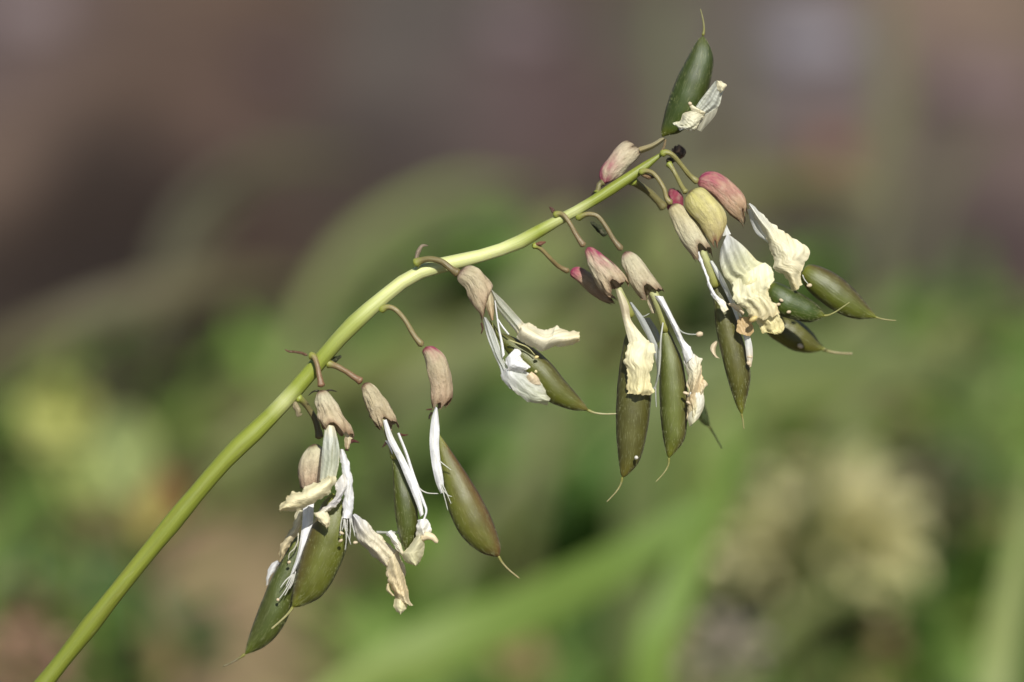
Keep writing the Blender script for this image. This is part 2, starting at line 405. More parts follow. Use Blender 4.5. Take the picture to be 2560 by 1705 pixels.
stone(2080, 345, 50, (128, 92, 76), 'small reddish brown stone below the pale blue-grey stone', 5)
stone(680, 180, 60, (84, 70, 70), 'small dark plum stone on the brown earth at upper left', 7)

def ribbon(m, line3, width, cols, seed=0.0, n=26, nv=5, fold=.16, tip=True, taper0=.7):
    q = [Vector(v) for v in spline([tuple(v) for v in line3], n)]
    for_view = []
    def fn(i, j):
        u = i / (n - 1); v = j / (nv - 1) - .5
        t = (q[min(i + 1, n - 1)] - q[max(i - 1, 0)]).normalized()
        vd = (q[i] - CAM).normalized()
        a = t.cross(vd)
        a = (a.normalized() if a.length > 1e-4 else R_AX) 
        nrm = a.cross(t).normalized()
        a = (a + nrm * (.35 * n3(u * 1.5, seed, 2))).normalized()
        wd = (np.interp(u, np.linspace(0, 1, len(width)), width) if isinstance(width, (list, tuple)) else width)
        if tip and u > .6: wd *= math.sqrt(max(.002, 1 - ((u - .6) / .4) ** 2))
        c = stops(cols, u) if isinstance(cols, list) else cols
        k = 1 + .12 * fb(u * 4, v * 3, seed)
        return q[i] + a * (wd * v) + nrm * (fold * wd * (abs(v) * 2 - .5)), tuple(x * k for x in c), (u * n * 10, v * 40, seed)
    m.grid(n, nv, fn)
def wpx(wp, d): return wp * S * d / FOCUS
def foot(p):
    return Vector((p.x, p.y, height(p.x, p.y) - .004))
def blade(name, line, wp, c, label, group, root=None, c2=None, cat='grass', at_end=False):
    """a single long leaf; line: (px, py, depth) points; its root runs on down into the ground"""
    p = [at(*q) for q in line]
    if root is not None:
        r = Vector(root); p = [r, r.lerp(p[0], .55) + Vector((0, 0, .01))] + p
    d = line[len(line) // 2][2]
    o0 = p[0].copy()
    m = M(); ws = wp if isinstance(wp, (list, tuple)) else [wp]
    ribbon(m, p, [wpx(x, d) for x in ([ws[0] * .7] + list(ws) if root is not None else ws)], [(0, leafc(*c)), (1, leafc(*(c2 or c)))], rng.random() * 30)
    o = m.build(name, LEAF, origin=o0); o.location = o0
    tag(o, label, cat, group); return o
def root_under(px, py, d, dx=0, dy=0):
    p = at(px, py, d); return foot(Vector((p.x + dx, p.y + dy, 0)))
G = 'grass blades blurred behind the pods'
blade('grass_plant', [(-60, 920, .95), (250, 775, .95), (600, 700, .97), (820, 725, 1.0)], [60, 80, 70], (96, 94, 62), 'dull olive grass blade arching over the shade-painted earth at left', G, root_under(-120, 1000, .96))
blade('grass_plant', [(430, 690, 1.05), (520, 560, 1.06), (640, 410, 1.08), (920, 390, 1.1)], [60, 65, 50], (80, 82, 54), 'faint olive grass blade bending right above the shade-painted earth', G, root_under(400, 740, 1.05))
blade('grass_plant', [(740, 880, 1.06), (850, 720, 1.05), (1000, 580, 1.05), (1230, 500, 1.05), (1420, 440, 1.06)], [50, 65, 45], (70, 76, 44), 'broad green grass blade arching up behind the middle of the stem', G, root_under(690, 960, 1.07))
blade('grass_plant', [(260, 1180, 1.03), (650, 1010, 1.0), (1000, 910, .98), (1250, 850, .97), (1480, 820, .98)], [60, 110, 90], (122, 132, 72), 'long pale green grass blade crossing behind the red-based calyx', G, root_under(150, 1260, 1.02))
blade('grass_plant', [(980, 1060, .9), (1150, 900, .9), (1330, 720, .9), (1480, 560, .92)], [70, 85, 50], (112, 124, 74), 'green grass blade rising steeply behind the two pink-topped calyxes', G, root_under(910, 1140, .92))
blade('grass_plant', [(2180, 760, 1.0), (2190, 480, 1.1), (2230, 250, 1.15), (2200, -60, 1.2)], [60, 90, 80], (108, 110, 76), 'upright olive grass blade between grey stones at upper right', G, root_under(2200, 800, 1.0))
blade('grass_plant', [(1690, 480, 1.1), (1680, 250, 1.14), (1660, 60, 1.18), (1720, -60, 1.2)], [80, 80, 60], (100, 106, 76), 'thin olive grass blade directly behind the upright pod', G, root_under(1690, 520, 1.08))
blade('grass_plant', [(1650, 560, .98), (1850, 470, .98), (2050, 450, 1.0), (2260, 520, 1.0)], [60, 85, 60], (104, 108, 60), 'olive grass blade leaning flat right of the pink calyx', G, root_under(1600, 620, .96))
blade('grass_plant', [(1640, 1010, .85), (1900, 930, .86), (2200, 910, .88), (2560, 960, .9)], [120, 170, 140], (104, 122, 66), 'wide green grass blade lying level below the right-hand pods', G, root_under(1560, 1080, .84))
blade('grass_plant', [(2480, 1760, .68), (2510, 1560, .69), (2545, 1380, .7), (2590, 1150, .72)], [80, 85, 60], (134, 150, 84), 'pale green grass blade at the lower right edge', G, root_under(2470, 1900, .68))
blade('grass_plant', [(2600, 1330, .8), (2480, 1150, .82), (2420, 980, .84), (2440, 760, .88)], [90, 90, 50], (86, 108, 50), 'dark green grass blade at the right edge above the pale blade', G, root_under(2650, 1420, .8))
blade('grass_plant', [(880, 1240, .98), (1050, 1120, .96), (1250, 1060, .95), (1480, 1060, .95)], [110, 130, 90], (96, 122, 58), 'mid green grass blade behind the tip of the reddish pod', G, root_under(790, 1310, .99))
blade('grass_plant', [(-50, 1520, .8), (-5, 1430, .8), (25, 1340, .81), (15, 1250, .82)], [40, 55, 35], (100, 130, 60), 'bright green grass blade standing at the left edge', G, root_under(-70, 1580, .8))
tg = random.Random(21)
thin_labels = ['arching over the dark earth behind the middle of the stem', 'starting beside the lower stem and crossing behind the red-based calyx', 'curving flat behind the middle flower and its cupped petal', "arching behind the short brown calyx at the stem's bend", 'low and curved, starting left of the lowest pods', 'rising behind the pod with the cream petal over it', 'steep, rising behind the two pink-topped calyxes', 'flat, under the short dark pod', 'arching up past the back pod towards the right', 'rising to the right edge above the cream blossoms', 'curving behind the tip of the brown pod', 'lying just above the wide drooping leaf', "in front of the cream blossoms' foot, bending right", 'leaning to the right edge under the cream blossoms', 'beneath the wide drooping leaf', 'short, beside the lower stem above the egg-shaped calyx', 'upright at upper right, bending to the right edge', 'upright between the upright pod and the pale blue-grey stone', 'faint, bending over the shade-painted earth at left', 'low and faint, behind the yellow flower']
thin = [((700, 960), (860, 640), (1120, 470), (1330, 470)), ((560, 1150), (800, 1000), (1040, 930), (1250, 950)), ((880, 1130), (1080, 960), (1300, 900), (1560, 930)), ((1000, 800), (1180, 640), (1420, 600), (1600, 680)),
 ((420, 1330), (640, 1160), (900, 1060), (1150, 1050)), ((1250, 1300), (1420, 1060), (1640, 920), (1900, 880)), ((1330, 1240), (1380, 980), (1500, 780), (1700, 660)), ((1760, 1100), (1950, 1000), (2200, 1000), (2450, 1060)),
 ((1850, 1250), (1930, 1000), (2080, 820), (2260, 720)), ((2080, 1100), (2260, 930), (2420, 820), (2600, 780)), ((1120, 1480), (1240, 1240), (1420, 1130), (1620, 1120)), ((960, 1560), (1180, 1350), (1420, 1240), (1640, 1240)),
 ((1860, 1720), (1960, 1560), (2150, 1480), (2380, 1500)), ((2200, 1720), (2260, 1560), (2380, 1420), (2560, 1340)), ((1080, 1740), (1200, 1620), (1360, 1560), (1560, 1560)), ((620, 1180), (680, 1060), (740, 960), (860, 880)),
 ((2280, 880), (2300, 640), (2380, 420), (2520, 280)), ((1800, 700), (1840, 480), (1860, 240), (1830, 20)), ((380, 820), (420, 640), (520, 480), (700, 360)), ((100, 1120), (320, 1000), (560, 960), (760, 1000))]
for k, ln in enumerate(thin):
    d = tg.uniform(.97, 1.04) if ln[0][1] > 900 and ln[0][0] < 1050 else (tg.uniform(.8, .95) if ln[0][1] > 900 else tg.uniform(1.02, 1.12))
    up = ln[0][1] < 900
    c = mixc((98, 108, 58), (128, 146, 72), tg.random()) if not up else mixc((68, 70, 44), (84, 88, 54), tg.random())
    blade('grass_plant', [(x, y, d + .01 * i) for i, (x, y) in enumerate(ln)], [tg.uniform(34, 60), tg.uniform(40, 66), 30], c, 'slender blurred grass blade ' + thin_labels[k], 'slender grass blades in the blurred tangle', root_under(ln[0][0] - 60, ln[0][1] + (40 if d > .96 else 70), d))
# grass plant with a drooping leaf
gp0 = root_under(1640, 1900, .66)
gp = empty('grass_plant', gp0, 'green grass shoot with one wide leaf drooping to the lower left', 'grass plant')
m = M(); ribbon(m, [gp0, at(1620, 1760, .66), at(1690, 1500, .66), at(1770, 1290, .67), at(1850, 1120, .69), at(1880, 950, .72)], [wpx(v, .67) for v in (90, 105, 95, 95, 80, 40)], [(0, lin(130, 146, 76)), (.6, lin(114, 138, 62)), (1, lin(92, 112, 52))], 3.3)
m.build('stem', LEAF, gp, gp0)
m = M(); ribbon(m, [at(1760, 1270, .665), at(1560, 1400, .665), at(1300, 1530, .67), at(1050, 1630, .67), at(750, 1780, .66)], [wpx(v, .67) for v in (70, 110, 130, 130, 110)], [(0, lin(104, 128, 56)), (.5, lin(112, 134, 60)), (1, lin(128, 142, 74))], 8.1)
m.build('leaf', LEAF, gp, gp0)

# low leafy plants
def leaf_mesh(name, L, W, c, c2, seed, cup=.15):
    m = M()
    def fn(i, j):
        u = i / 9; v = j / 4 - .5
        wd = W * math.sin(math.pi * min(1, u * .96 + .03)) ** .8
        k = 1 + .1 * n3(u * 3, v * 3, seed)
        return (v * wd, u * L, cup * wd * (abs(v) * 2) + L * .25 * u * u), tuple(q * k for q in mixc(c, c2, u)), (u * 80, v * 40, seed)
    m.grid(10, 5, fn); return m.mesh(name, LEAF)
LEAVES = [leaf_mesh('leaf', .045, .022, lin(*a), lin(*b), i) for i, (a, b) in enumerate([((84, 114, 48), (104, 134, 62)), ((58, 84, 34), (76, 104, 46)), ((50, 76, 44), (66, 96, 58)), ((120, 130, 74), (140, 146, 88))])]
def rosette(name, px, py, h, n, size, meshes, label, group, cat='plant', spread=1.0, depth=None):
    g = on_ground(px, py) if depth is None else root_under(px, py, depth)
    base = Vector((g.x, g.y, height(g.x, g.y)))
    e = empty(name, base, label, cat, group)
    m = M(); tube3(m, [Vector((0, 0, -.004 + h * t)) for t in (0, .35, .7, 1)], lambda u: .0016, lambda u, th: lin(92, 108, 58), 6)
    m.build('stem', LEAF, e)
    for k in range(n):
        o = bpy.data.objects.new('leaf', rng.choice(meshes)); COL.objects.link(o); o.parent = e
        t = rng.random(); a = k * 2.4 + rng.random()
        o.location = (0, 0, h * (.15 + .85 * t)); s = size * (.7 + .6 * rng.random())
        o.scale = (s, s, s); o.rotation_euler = (rng.uniform(-.1, .9) * spread, rng.uniform(-.3, .3), a)
    return e
GP = 'leafy plants on the ground behind'
spots = [(930, 1150, 1, 'leafy plant behind the tip of the long reddish pod'), (1180, 1230, 0, 'leafy plant under the middle flower'), (1480, 1330, 1, 'dark leafy plant in the fork of the grass shoot'),
 (1900, 1180, 1, 'dark green leafy plant above the cream blossoms'), (2230, 1130, 0, 'green leafy plant behind the faint right-hand blossom'), (2350, 1460, 2, 'dark leafy plant right of the cream blossoms'),
 (2180, 1640, 2, 'bluish green leafy plant below the cream blossoms'), (1500, 1640, 1, 'shaded leafy plant under the drooping grass leaf'), (1250, 960, 0, 'leafy plant behind the white papery petal'), (2040, 950, 0, 'leafy plant behind the back pod'),
 (60, 1560, 2, 'dark feathery plant in the lower left corner'), (260, 1600, 2, 'dark green plant left of the lower stem'), (420, 1680, 2, 'bluish plant at the foot of the picture left of the pods'), (20, 1180, 0, 'green plant at the left edge below the yellow flower'), (1690, 980, 0, 'leafy plant behind the hanging brown pod'), (1400, 1500, 1, 'small plant half covered by the drooping leaf')]
for px, py, kk, lab in spots:
    ms = {0: [LEAVES[0], LEAVES[3], LEAVES[0]], 1: [LEAVES[1], LEAVES[0]], 2: [LEAVES[2], LEAVES[2], LEAVES[1]]}[kk]
    low_ = px < 500
    rosette('leafy_plant', px, py, .008 if low_ else .03 + .02 * rng.random(), 24, .34 if low_ else rng.uniform(.45, .75), ms, lab, GP)

# yellow flower, pale bracts, red leaf
def petal_mesh(L, W, c, c2, seed): return leaf_mesh('petal', L, W, c, c2, seed, .5)
yc = petal_mesh(.0108, .0118, lin(182, 184, 112), lin(192, 194, 122), 5)
yf0 = root_under(150, 1150, .80); yf = empty('yellow_flower', yf0, 'round greenish yellow flower with a bud above it at left', 'flower')
hd = at(155, 1035, .80)
m = M(); tube3(m, [yf0 - Vector((0, 0, .004)), yf0.lerp(hd, .5) + Vector((.004, 0, 0)), hd], lambda u: .0014, lambda u, th: lin(104, 118, 60), 8); m.build('stem', LEAF, yf, yf0)
for k in range(10):
    o = bpy.data.objects.new('petal', yc); COL.objects.link(o); o.parent = yf; o.location = hd - yf0
    rot = Vector((0, 1, .2)).to_track_quat('Y', 'Z')
    a = k * 2 * math.pi / 5 + (.6 if k > 4 else 0)
    o.rotation_euler = (0.15, 0, 0)
    from mathutils import Matrix
    face = Matrix((R_AX, U_AX, -F_AX)).transposed()          # flower faces forward and up
    o.rotation_euler = (face @ Matrix.Rotation(a, 3, 'Z') @ Matrix.Rotation(.25 + .3 * (k > 4), 3, 'X')).to_euler()
    o.scale = (1, .8 if k > 4 else 1, 1)
for (bx, by, bs) in ((150, 905, 1.0), (110, 950, .8), (215, 930, .7)):
    o = bpy.data.objects.new('bud', LEAVES[3]); COL.objects.link(o); o.parent = yf; o.location = at(bx, by + 40, .81) - yf0
    o.scale = (.22 * bs, .16 * bs, .22 * bs); o.rotation_euler = (1.2, 0, rng.uniform(-.5, .5))
def sprig(name, px, py, d, items, label, cat):
    p0 = root_under(px, py + 200, d); e = empty(name, p0, label, cat); top = at(px, py, d)
    m = M(); tube3(m, [p0 - Vector((0, 0, .004)), p0.lerp(top, .5) + Vector((.003, .002, 0)), top], lambda u: .0013, lambda u, th: lin(110, 104, 60), 8); m.build('stem', LEAF, e, p0)
    for nm, x, y, L, W, c, tilt, az in items:
        o = bpy.data.objects.new(nm, leaf_mesh(nm, L * .62, W * .75, lin(*c), lin(*[min(255, v * 1.06) for v in c]), x)); COL.objects.link(o); o.parent = e
        q = at(x, y, d); o.location = q - p0
        o.rotation_euler = (tilt, 0, az)
        mm = M(); tube3(mm, [p0.lerp(top, .8), (p0.lerp(top, .9) + q) / 2, q], lambda u: .0007, lambda u, th: lin(110, 104, 60), 5); mm.build('leaf_stalk', LEAF, e, p0)
    return e
sprig('leafy_sprig', 340, 1230, .80, [('leaf', 240, 1270, .03, .016, (150, 160, 96), 1.0, .9), ('leaf', 330, 1250, .032, .018, (160, 168, 108), 1.1, -.1), ('leaf', 300, 1230, .03, .016, (146, 158, 106), 1.2, -.3), ('leaf', 205, 1285, .024, .014, (150, 156, 90), .8, 1.2),
 ('leaf', 395, 1300, .018, .013, (136, 76, 64), 1.0, -.6), ('leaf', 430, 1285, .015, .011, (128, 72, 64), .9, -.9), ('leaf', 370, 1340, .022, .016, (168, 156, 86), .9, -.4), ('leaf', 250, 1320, .024, .012, (132, 124, 72), .6, .7)], 'pale green leafy sprig with one red leaf left of the stem', 'plant')
# cream blossoms and the pinkish ones
def head(px, py, d, r, c, label, n=46, squash=.8):
    p0 = root_under(px, py + 250, d); top = at(px, py, d); e = empty('blossom_head', p0, label, 'flower', 'blossom heads blurred in the background')
    m = M(); tube3(m, [p0 - Vector((0, 0, .004)), p0.lerp(top, .5) + Vector((.002, 0, 0)), top], lambda u: .0015, lambda u, th: lin(100, 112, 60), 8); m.build('stem', LEAF, e, p0)
    R = wpx(r, d)
    fl = [leaf_mesh('floret', R * .75, R * .4, lin(*c), lin(*[min(255, v * f) for v in c]), i, .8) for i, f in enumerate((1.0, 1.1, .86))]
    for k in range(n):
        t = math.acos(1 - 1.75 * (k + .5) / n); a = k * 2.39996
        dv = Vector((math.sin(t) * math.cos(a), math.sin(t) * math.sin(a), math.cos(t) * squash))
        o = bpy.data.objects.new('floret', fl[k % 3]); COL.objects.link(o); o.parent = e
        o.location = top - p0 + dv * R * rng.uniform(.2, .75)
        o.rotation_euler = dv.to_track_quat('Y', 'Z').to_euler()
        o.scale = [rng.uniform(.75, 1.15)] * 3
head(2130, 1350, .86, 170, (222, 214, 168), 'largest cream blossom head at lower right')
head(1960, 1400, .87, 150, (214, 206, 160), 'cream blossom head left of and touching the largest one', 40)
head(2050, 1230, .88, 120, (198, 190, 148), 'cream blossom head highest of the touching three', 30)
head(2290, 1200, .90, 110, (134, 124, 98), 'dull faint blossom head near the right edge', 30)
head(1800, 1650, .76, 100, (174, 162, 148), 'small greyish pink blossom head at the bottom right of the grass shoot', 30)
head(60, 1680, .78, 110, (176, 140, 122), 'pinkish blossom head in the bottom left corner', 30)

# ground cover nobody could count
cm = M(); cr = random.Random(3)
def cover_density(px, py):
    d = 0
    if py > 780: d = min(1, (py - 780) / 250)
    if px < 900: d *= .1 + .3 * (py > 1450 and px < 450)
    if 250 < px < 950 and py > 1350: d *= .2
    return d
cg = 0
while cg < 6200:
    px, py = cr.uniform(-900, 3500), cr.uniform(300, 2600)
    if cr.random() > cover_density(px, py): continue
    g = on_ground(px, py); hz = height(g.x, g.y)
    a = cr.uniform(0, 6.28); s = cr.uniform(.006, .014); lift = cr.uniform(.003, .02)
    d = Vector((math.cos(a), math.sin(a), cr.uniform(.1, .9))).normalized(); sd = d.cross(Vector((0, 0, 1))).normalized()
    b = Vector((g.x, g.y, hz + lift)); c = mixc(lin(66, 92, 34), lin(116, 142, 62), cr.random() ** 1.2)
    if cr.random() < .1: c = lin(140, 122, 84)
    root = Vector((g.x, g.y, hz - .002))
    cm.tri(b, b + d * s + sd * s * .45, b + d * s * 2, c); cm.tri(b, b + d * s * 2, b + d * s - sd * s * .45, c)
    cm.tri(root, root + sd * .0012, b, lin(80, 96, 48))
    cg += 1
gc = cm.build('ground_cover', LEAF); gc['kind'] = 'stuff'; gc['label'] = 'low green leaves growing over the earth'; gc['category'] = 'ground cover'

# ------------------------------------------------------------------ the flower stalk
BASE = foot(P(-230, 2330, 0))
plant = empty('flower_stalk_plant', BASE, 'arching green flower stalk hung with green pods and withered cream flowers', 'plant')
def part(m, name, mat, parent=None, label=None): return m.build(name, mat, parent or plant, BASE, label)

stem_line = [(120, 1697), (326, 1436), (544, 1172), (660, 1058), (728, 986), (770, 938), (812, 888), (853, 841), (882, 811), (941, 758), (1020, 696), (1100, 664), (1190, 643), (1290, 610), (1375, 562), (1460, 516), (1560, 452), (1620, 410), (1658, 382)]
SG, SP, SL, SB = lin(150, 162, 62, .84), lin(216, 220, 152, .88), lin(136, 146, 52, .8), lin(128, 138, 46, .8)
m = M()
low = [BASE, P(-190, 2200, 0), P(-40, 1900, 0)]
q = [tuple(v) for v in low] + [tuple(P(x, y, 8 * math.sin(i))) for i, (x, y) in enumerate(stem_line)]
q3 = spline(q, 130)
Lq = np.concatenate([[0], np.cumsum(np.linalg.norm(np.diff(q3, axis=0), axis=1))]); u_in = 1 - 1e-9
rad_u = [(0, 24), (.5, 19.5), (.68, 20), (.74, 21.5), (.80, 22), (.86, 19), (.92, 16), (.96, 13), (1, 10)]
col_x = [(0, SB), (500, SL), (700, mixc(SL, SG, .6)), (860, SG), (980, SP), (1260, SP), (1340, SG), (1660, SL)]
u_px = [1280 + v[0] * FOCUS / S / (Vector(v) - CAM).dot(F_AX) for v in q3]
col_u = [(k / 129, stops([(a, c) for a, c in col_x], max(0, u_px[k]))) for k in range(130)]
def stem_r(u):
    r = float(np.interp(u, [a for a, _ in rad_u], [b for _, b in rad_u]))
    for nd in (.69, .72, .77, .81, .87, .91, .94, .98): r += 3.0 * math.exp(-((u - nd) / .008) ** 2)
    return r * S
NODES = (708, 728, 800, 858, 948, 1040, 1075, 1262, 1322, 1388, 1440, 1592, 1640)
def stem_c(u, th):
    x = float(np.interp(u, np.linspace(0, 1, 130), u_px)); c = stops(col_u, u)
    k = max(math.exp(-((x - nx) / 9) ** 2) for nx in NODES)
    c = mixc(c, lin(214, 216, 160, .9), .55 * k)
    return mixc(c, lin(112, 104, 48, .8), .5 * max(0, fb(x * .02, math.cos(th) * 2, math.sin(th) * 2) - .1))
tube3(m, [Vector(v) for v in q3], stem_r, stem_c, 20, .05, 1.7)
stem = part(m, 'stem', STEM)

TAN, TAN2, PINK, RED, BROWN, YEL = lin(215, 209, 175, 1.02), lin(198, 187, 152, 1.0), lin(178, 70, 106, .85), lin(140, 62, 64, .9), lin(120, 92, 66, .9), lin(206, 200, 118, .92)
CREAM, CREAM2, WHITE, GREYW, BUFF = lin(243, 235, 200, .95), lin(234, 221, 176, .94), (.89, .89, .88), (.72, .73, .68), lin(232, 214, 180, .95)
PG, PG_D, PG_B, PG_R, PG_Y = lin(98, 110, 44, .95), lin(66, 80, 24, .95), lin(92, 84, 48, .85), lin(112, 76, 58, .9), lin(142, 142, 52, .95)
PED = lin(136, 130, 80, .74)

def stalk(line, z, r=6.0, col=PED, col2=None, label=None):
    col = mixc(tuple(q * .8 for q in col), PED, .6); c2 = mixc(tuple(q * .75 for q in col2), PED, .4) if col2 else col
    m = M()
    tube(m, line, z, [r * 1.7, r * 1.1, r * .98, r * .95, r, r * 1.1, r * 1.5], lambda u, th: mixc(mixc(SG, mixc(col, c2, u), min(1, u * 5)), c2, u * .3), 28, 10, .10, rng.random() * 20)
    return part(m, 'flower_stalk', STEM, None, label)
def teeth(depth, ph=0.0, notch=None):
    def f(th):
        d = depth * (abs(math.sin(2.5 * th + ph)) ** .8)
        if notch:
            c, wd, am = notch; dt = (th - c + math.pi) % (2 * math.pi) - math.pi
            d += am * math.exp(-(dt / wd) ** 2)
        return 1 - min(.8, d) + .05 * n3(math.cos(th) * 4 + ph * 7, math.sin(th) * 4, ph) + .025 * n3(math.cos(th) * 11, math.sin(th) * 11, ph)
    return f
def calyx(par, L, R, z, col, depth=.85, td=.16, ph=0.0, notch=None, fold=.10, seed=None, label=None, flush=0.0, flush_side=0, tip=BROWN):
    """papery tube; flush: reach of the pink from its base, flush_side: +1 right edge, -1 left edge"""
    m = M(); seed = rng.random() * 30 if seed is None else seed
    ul = teeth(td, ph, notch)
    def c(u, th):
        k = stops(col, u) if isinstance(col, list) else col
        k = mixc(k, TAN2, .5 * max(0, fb(math.cos(th) * 1.5, math.sin(th) * 1.5, u * 3 + seed)))
        if u < .07: k = mixc(lin(128, 44, 56) if flush else lin(104, 74, 54), k, (u / .07) ** 1.5)
        if flush:
            sd = .5 + .5 * math.cos(th) * flush_side if flush_side else 1.0
            k = mixc(k, PINK, max(0, 1 - u / flush) * sd * (1.0 + 1.1 * fb(math.cos(th) * 2.6, math.sin(th) * 2.6, u * 6 + seed)))
        e = u / ul(th)
        r10 = abs(math.cos(5 * th + ph)); k = mixc(k, tuple(q * .72 for q in k),   .4 * r10 ** 8 * min(1, u * 5))
        if e > .86: k = mixc(k, tip, ((e - .86) / .14) * .75)
        return k
    ringed(m, L, R, z, depth, c, 44, 40, ul, fold=fold, kfold=2.3, seed=seed, wob=.13)
    return part(m, 'calyx', CALYX, par, label)
def pod(par, L, R, z, front=PG, left=PG_B, right=PG_B, tipc=PG_Y, depth=.78, neck=None, seed=None, label=None, hairs=420, dark=None, basec=None):
    m = M(); seed = rng.random() * 40 if seed is None else seed
    dark = dark or lin(46, 40, 22)
    def c(u, th):
        s = math.cos(th)
        k = mixc(front, right if s > 0 else left, max(0, abs(s) - .25) * 1.2)
        k = mixc(k, PG_B, .3 * max(0, fb(math.cos(th) * .9 + seed, math.sin(th) * .9, u * 2.5)))
        if abs(s) > .93: k = mixc(k, dark, (abs(s) - .93) / .07 * .8)
        if u > .86: k = mixc(k, tipc, (u - .86) / .14 * .8)
        if u < .14: k = mixc(basec or PG_Y, k, u / .14)
        return (k[0] * .70, k[1] * .75, k[2] * .46)
    ringed(m, L, R, z, depth * 1.25, c, 56, 36, fold=.0, seed=seed, ridge_k=.035, close0=.10, close1=.03, wob=.018)
    a, b = spline(L, 60), spline(R, 60); ax = (a + b) / 2
    zz = z if isinstance(z, (list, tuple)) else [z, z]
    hr = random.Random(int(seed * 100))
    for _ in range(hairs):
        i = hr.randint(2, 56); edge = hr.random() < .4
        th = hr.uniform(-.25, .25) + (math.pi if hr.random() < .5 else 0) if edge else hr.uniform(.15, math.pi - .15)
        zc = float(np.interp(i / 59, np.linspace(0, 1, len(zz)), zz))
        h = (b[i] - a[i]) / 2; hw = float(np.linalg.norm(h)); cs, sn = math.cos(th), math.sin(th)
        d = ax[i + 2] - ax[i]; d = d / (np.linalg.norm(d) + 1e-6)
        ln = hr.uniform(4, 9); up = hr.uniform(.1, .5) if edge else hr.uniform(.03, .2)
        x0 = ax[i] + h * cs * 1.0; z0 = zc + sn * hw * depth * 1.25
        o = h / (hw + 1e-6) * cs
        x1 = x0 + d * ln + o * ln * up; z1 = z0 + sn * ln * up
        sx = np.array([-d[1], d[0]]) * .24
        hc = lin(62, 56, 34) if edge else mixc(lin(96, 104, 50), lin(150, 152, 100), hr.random() ** 2)
        m.tri(P(x0[0] - sx[0], x0[1] - sx[1], z0), P(x0[0] + sx[0], x0[1] + sx[1], z0), P(x1[0], x1[1], z1), hc, 1)
    if neck:
        tube(m, neck[0], neck[1], [q * .78 for q in neck[2]], lambda u, th: tuple(q * .8 for q in mixc(lin(196, 200, 140), basec or PG_Y, u)), 16, 12)
    return part(m, 'seed_pod', [POD, HAIR], par, label)
def style(par, line, z, r=2.6, col=None, r1=1.5):
    m = M(); c = tuple(q * .72 for q in (mixc(col, lin(170, 166, 124), .4) if col else lin(176, 172, 124))); r *= .82; tube(m, line, z, [r * 1.6, r, r * .85, r1], lambda u, th: mixc(tuple(q * .7 for q in PG_Y), c, min(1, u * 2.5)), 26, 8, .05)
    return part(m, 'style', STEM, par)
def petal(par, L, R, z, col, label=None, name='petal', top=False, **kw):
    m = M(); patch(m, L, R, z, col, **kw); return part(m, name, PETAL, par, label)
def filaments(par, lines, z, r=1.3, col=(.78, .78, .72)):
    for ln in lines:
        m = M(); tube(m, ln, z, [r * 1.15, r, r * .7], col, 18, 6); part(m, 'filament', PETAL, par)
def anthers(par, pt, z, rx=8, ry=5, col=BUFF):
    for k, (x, y) in enumerate(pt):
        m = M(); blob(m, x, y, z, rx, ry, col, k + x * .01, rng.uniform(-.6, .6)); part(m, 'anther', PETAL, par)
def bract(line, z, r, col):
    m = M(); tube(m, line, z, r, tuple(q * .7 for q in col), 18, 8, .15, rng.random() * 9); return part(m, 'bract', CALYX, stem)

# --- topmost flower: upright pod
f = stalk(R2('170,640 190,560 230,530'), [-20, -28, -30], 7, lin(110, 100, 70))
calyx(f, R2('215,560 195,470 215,390 290,290 380,180 470,130 540,170'), R2('300,530 380,480 440,420 520,340 580,270 610,220 600,190'), -34, [(0, lin(170, 120, 110)), (.3, TAN), (1, lin(205, 190, 160))], .75, .14, .4, flush=.8, flush_side=-1, label='tilted calyx, pink at its base, pointing up to the right')
petal(f, R2('570,190 700,150 800,90'), R2('600,250 720,200 850,110'), [-30, -20, -8], [(0, lin(170, 156, 110)), (1, lin(190, 180, 140))], nv=8, bulge=14, alpha=.85)
pod(f, R1('190,1350 215,1240 280,985 370,750 480,545 545,425 612,345'), R1('260,1335 400,1290 560,1130 665,880 718,620 695,480 622,345'), 0, lin(66, 82, 22), lin(58, 68, 20), lin(52, 66, 16), lin(96, 100, 34), .62, seed=3.1, label='dark green upright pod, the only one pointing up', hairs=560, basec=lin(110, 112, 40))
style(f, R1('617,352 627,290 622,220 606,140 590,84'), 2, 3.0, lin(140, 136, 72), 1.2)
# --- pink calyx, uppermost right
f = stalk(R2('790,262 850,238 920,275 1000,372 1080,470 1160,535'), [6, 10, 8, 0, -10, -14], 6.2, lin(158, 150, 88))
calyx(f, R2('1140,560 1200,600 1300,660 1380,740 1460,830 1540,900 1600,950 1590,1020'), R2('1160,480 1240,430 1340,435 1450,500 1560,600 1625,690 1640,800 1650,880'), -14, [(0, lin(190, 120, 116)), (.5, lin(200, 168, 138)), (1, lin(186, 160, 118))], .8, .22, 1.0, fold=.07, flush=.85, flush_side=1, label='plump calyx flushed deep pink, furthest right')
petal(f, R3('622,-75 650,20 690,100 765,160'), R3('650,-85 700,10 740,70 800,175'), [0, 4, 8], GREYW, nv=10, bulge=8, alpha=.6, crumple=3)
petal(f, R3('625,-112 680,-10 745,100 790,210 815,300 800,345 850,370 900,420 950,500'), R3('645,-122 735,-30 830,50 950,130 1055,200 1050,270 1030,330 1000,390 1015,465'), [10, 20, 26, 30, 26, 20], [(0, (.78, .78, .72)), (.4, lin(232, 226, 190)), (.65, CREAM), (1, CREAM2)], nu=64, nv=34, bulge=20, crumple=6, freq=.04, rag=4, fold=10, nfold=1, label='cream withered petal hanging from the pink calyx')
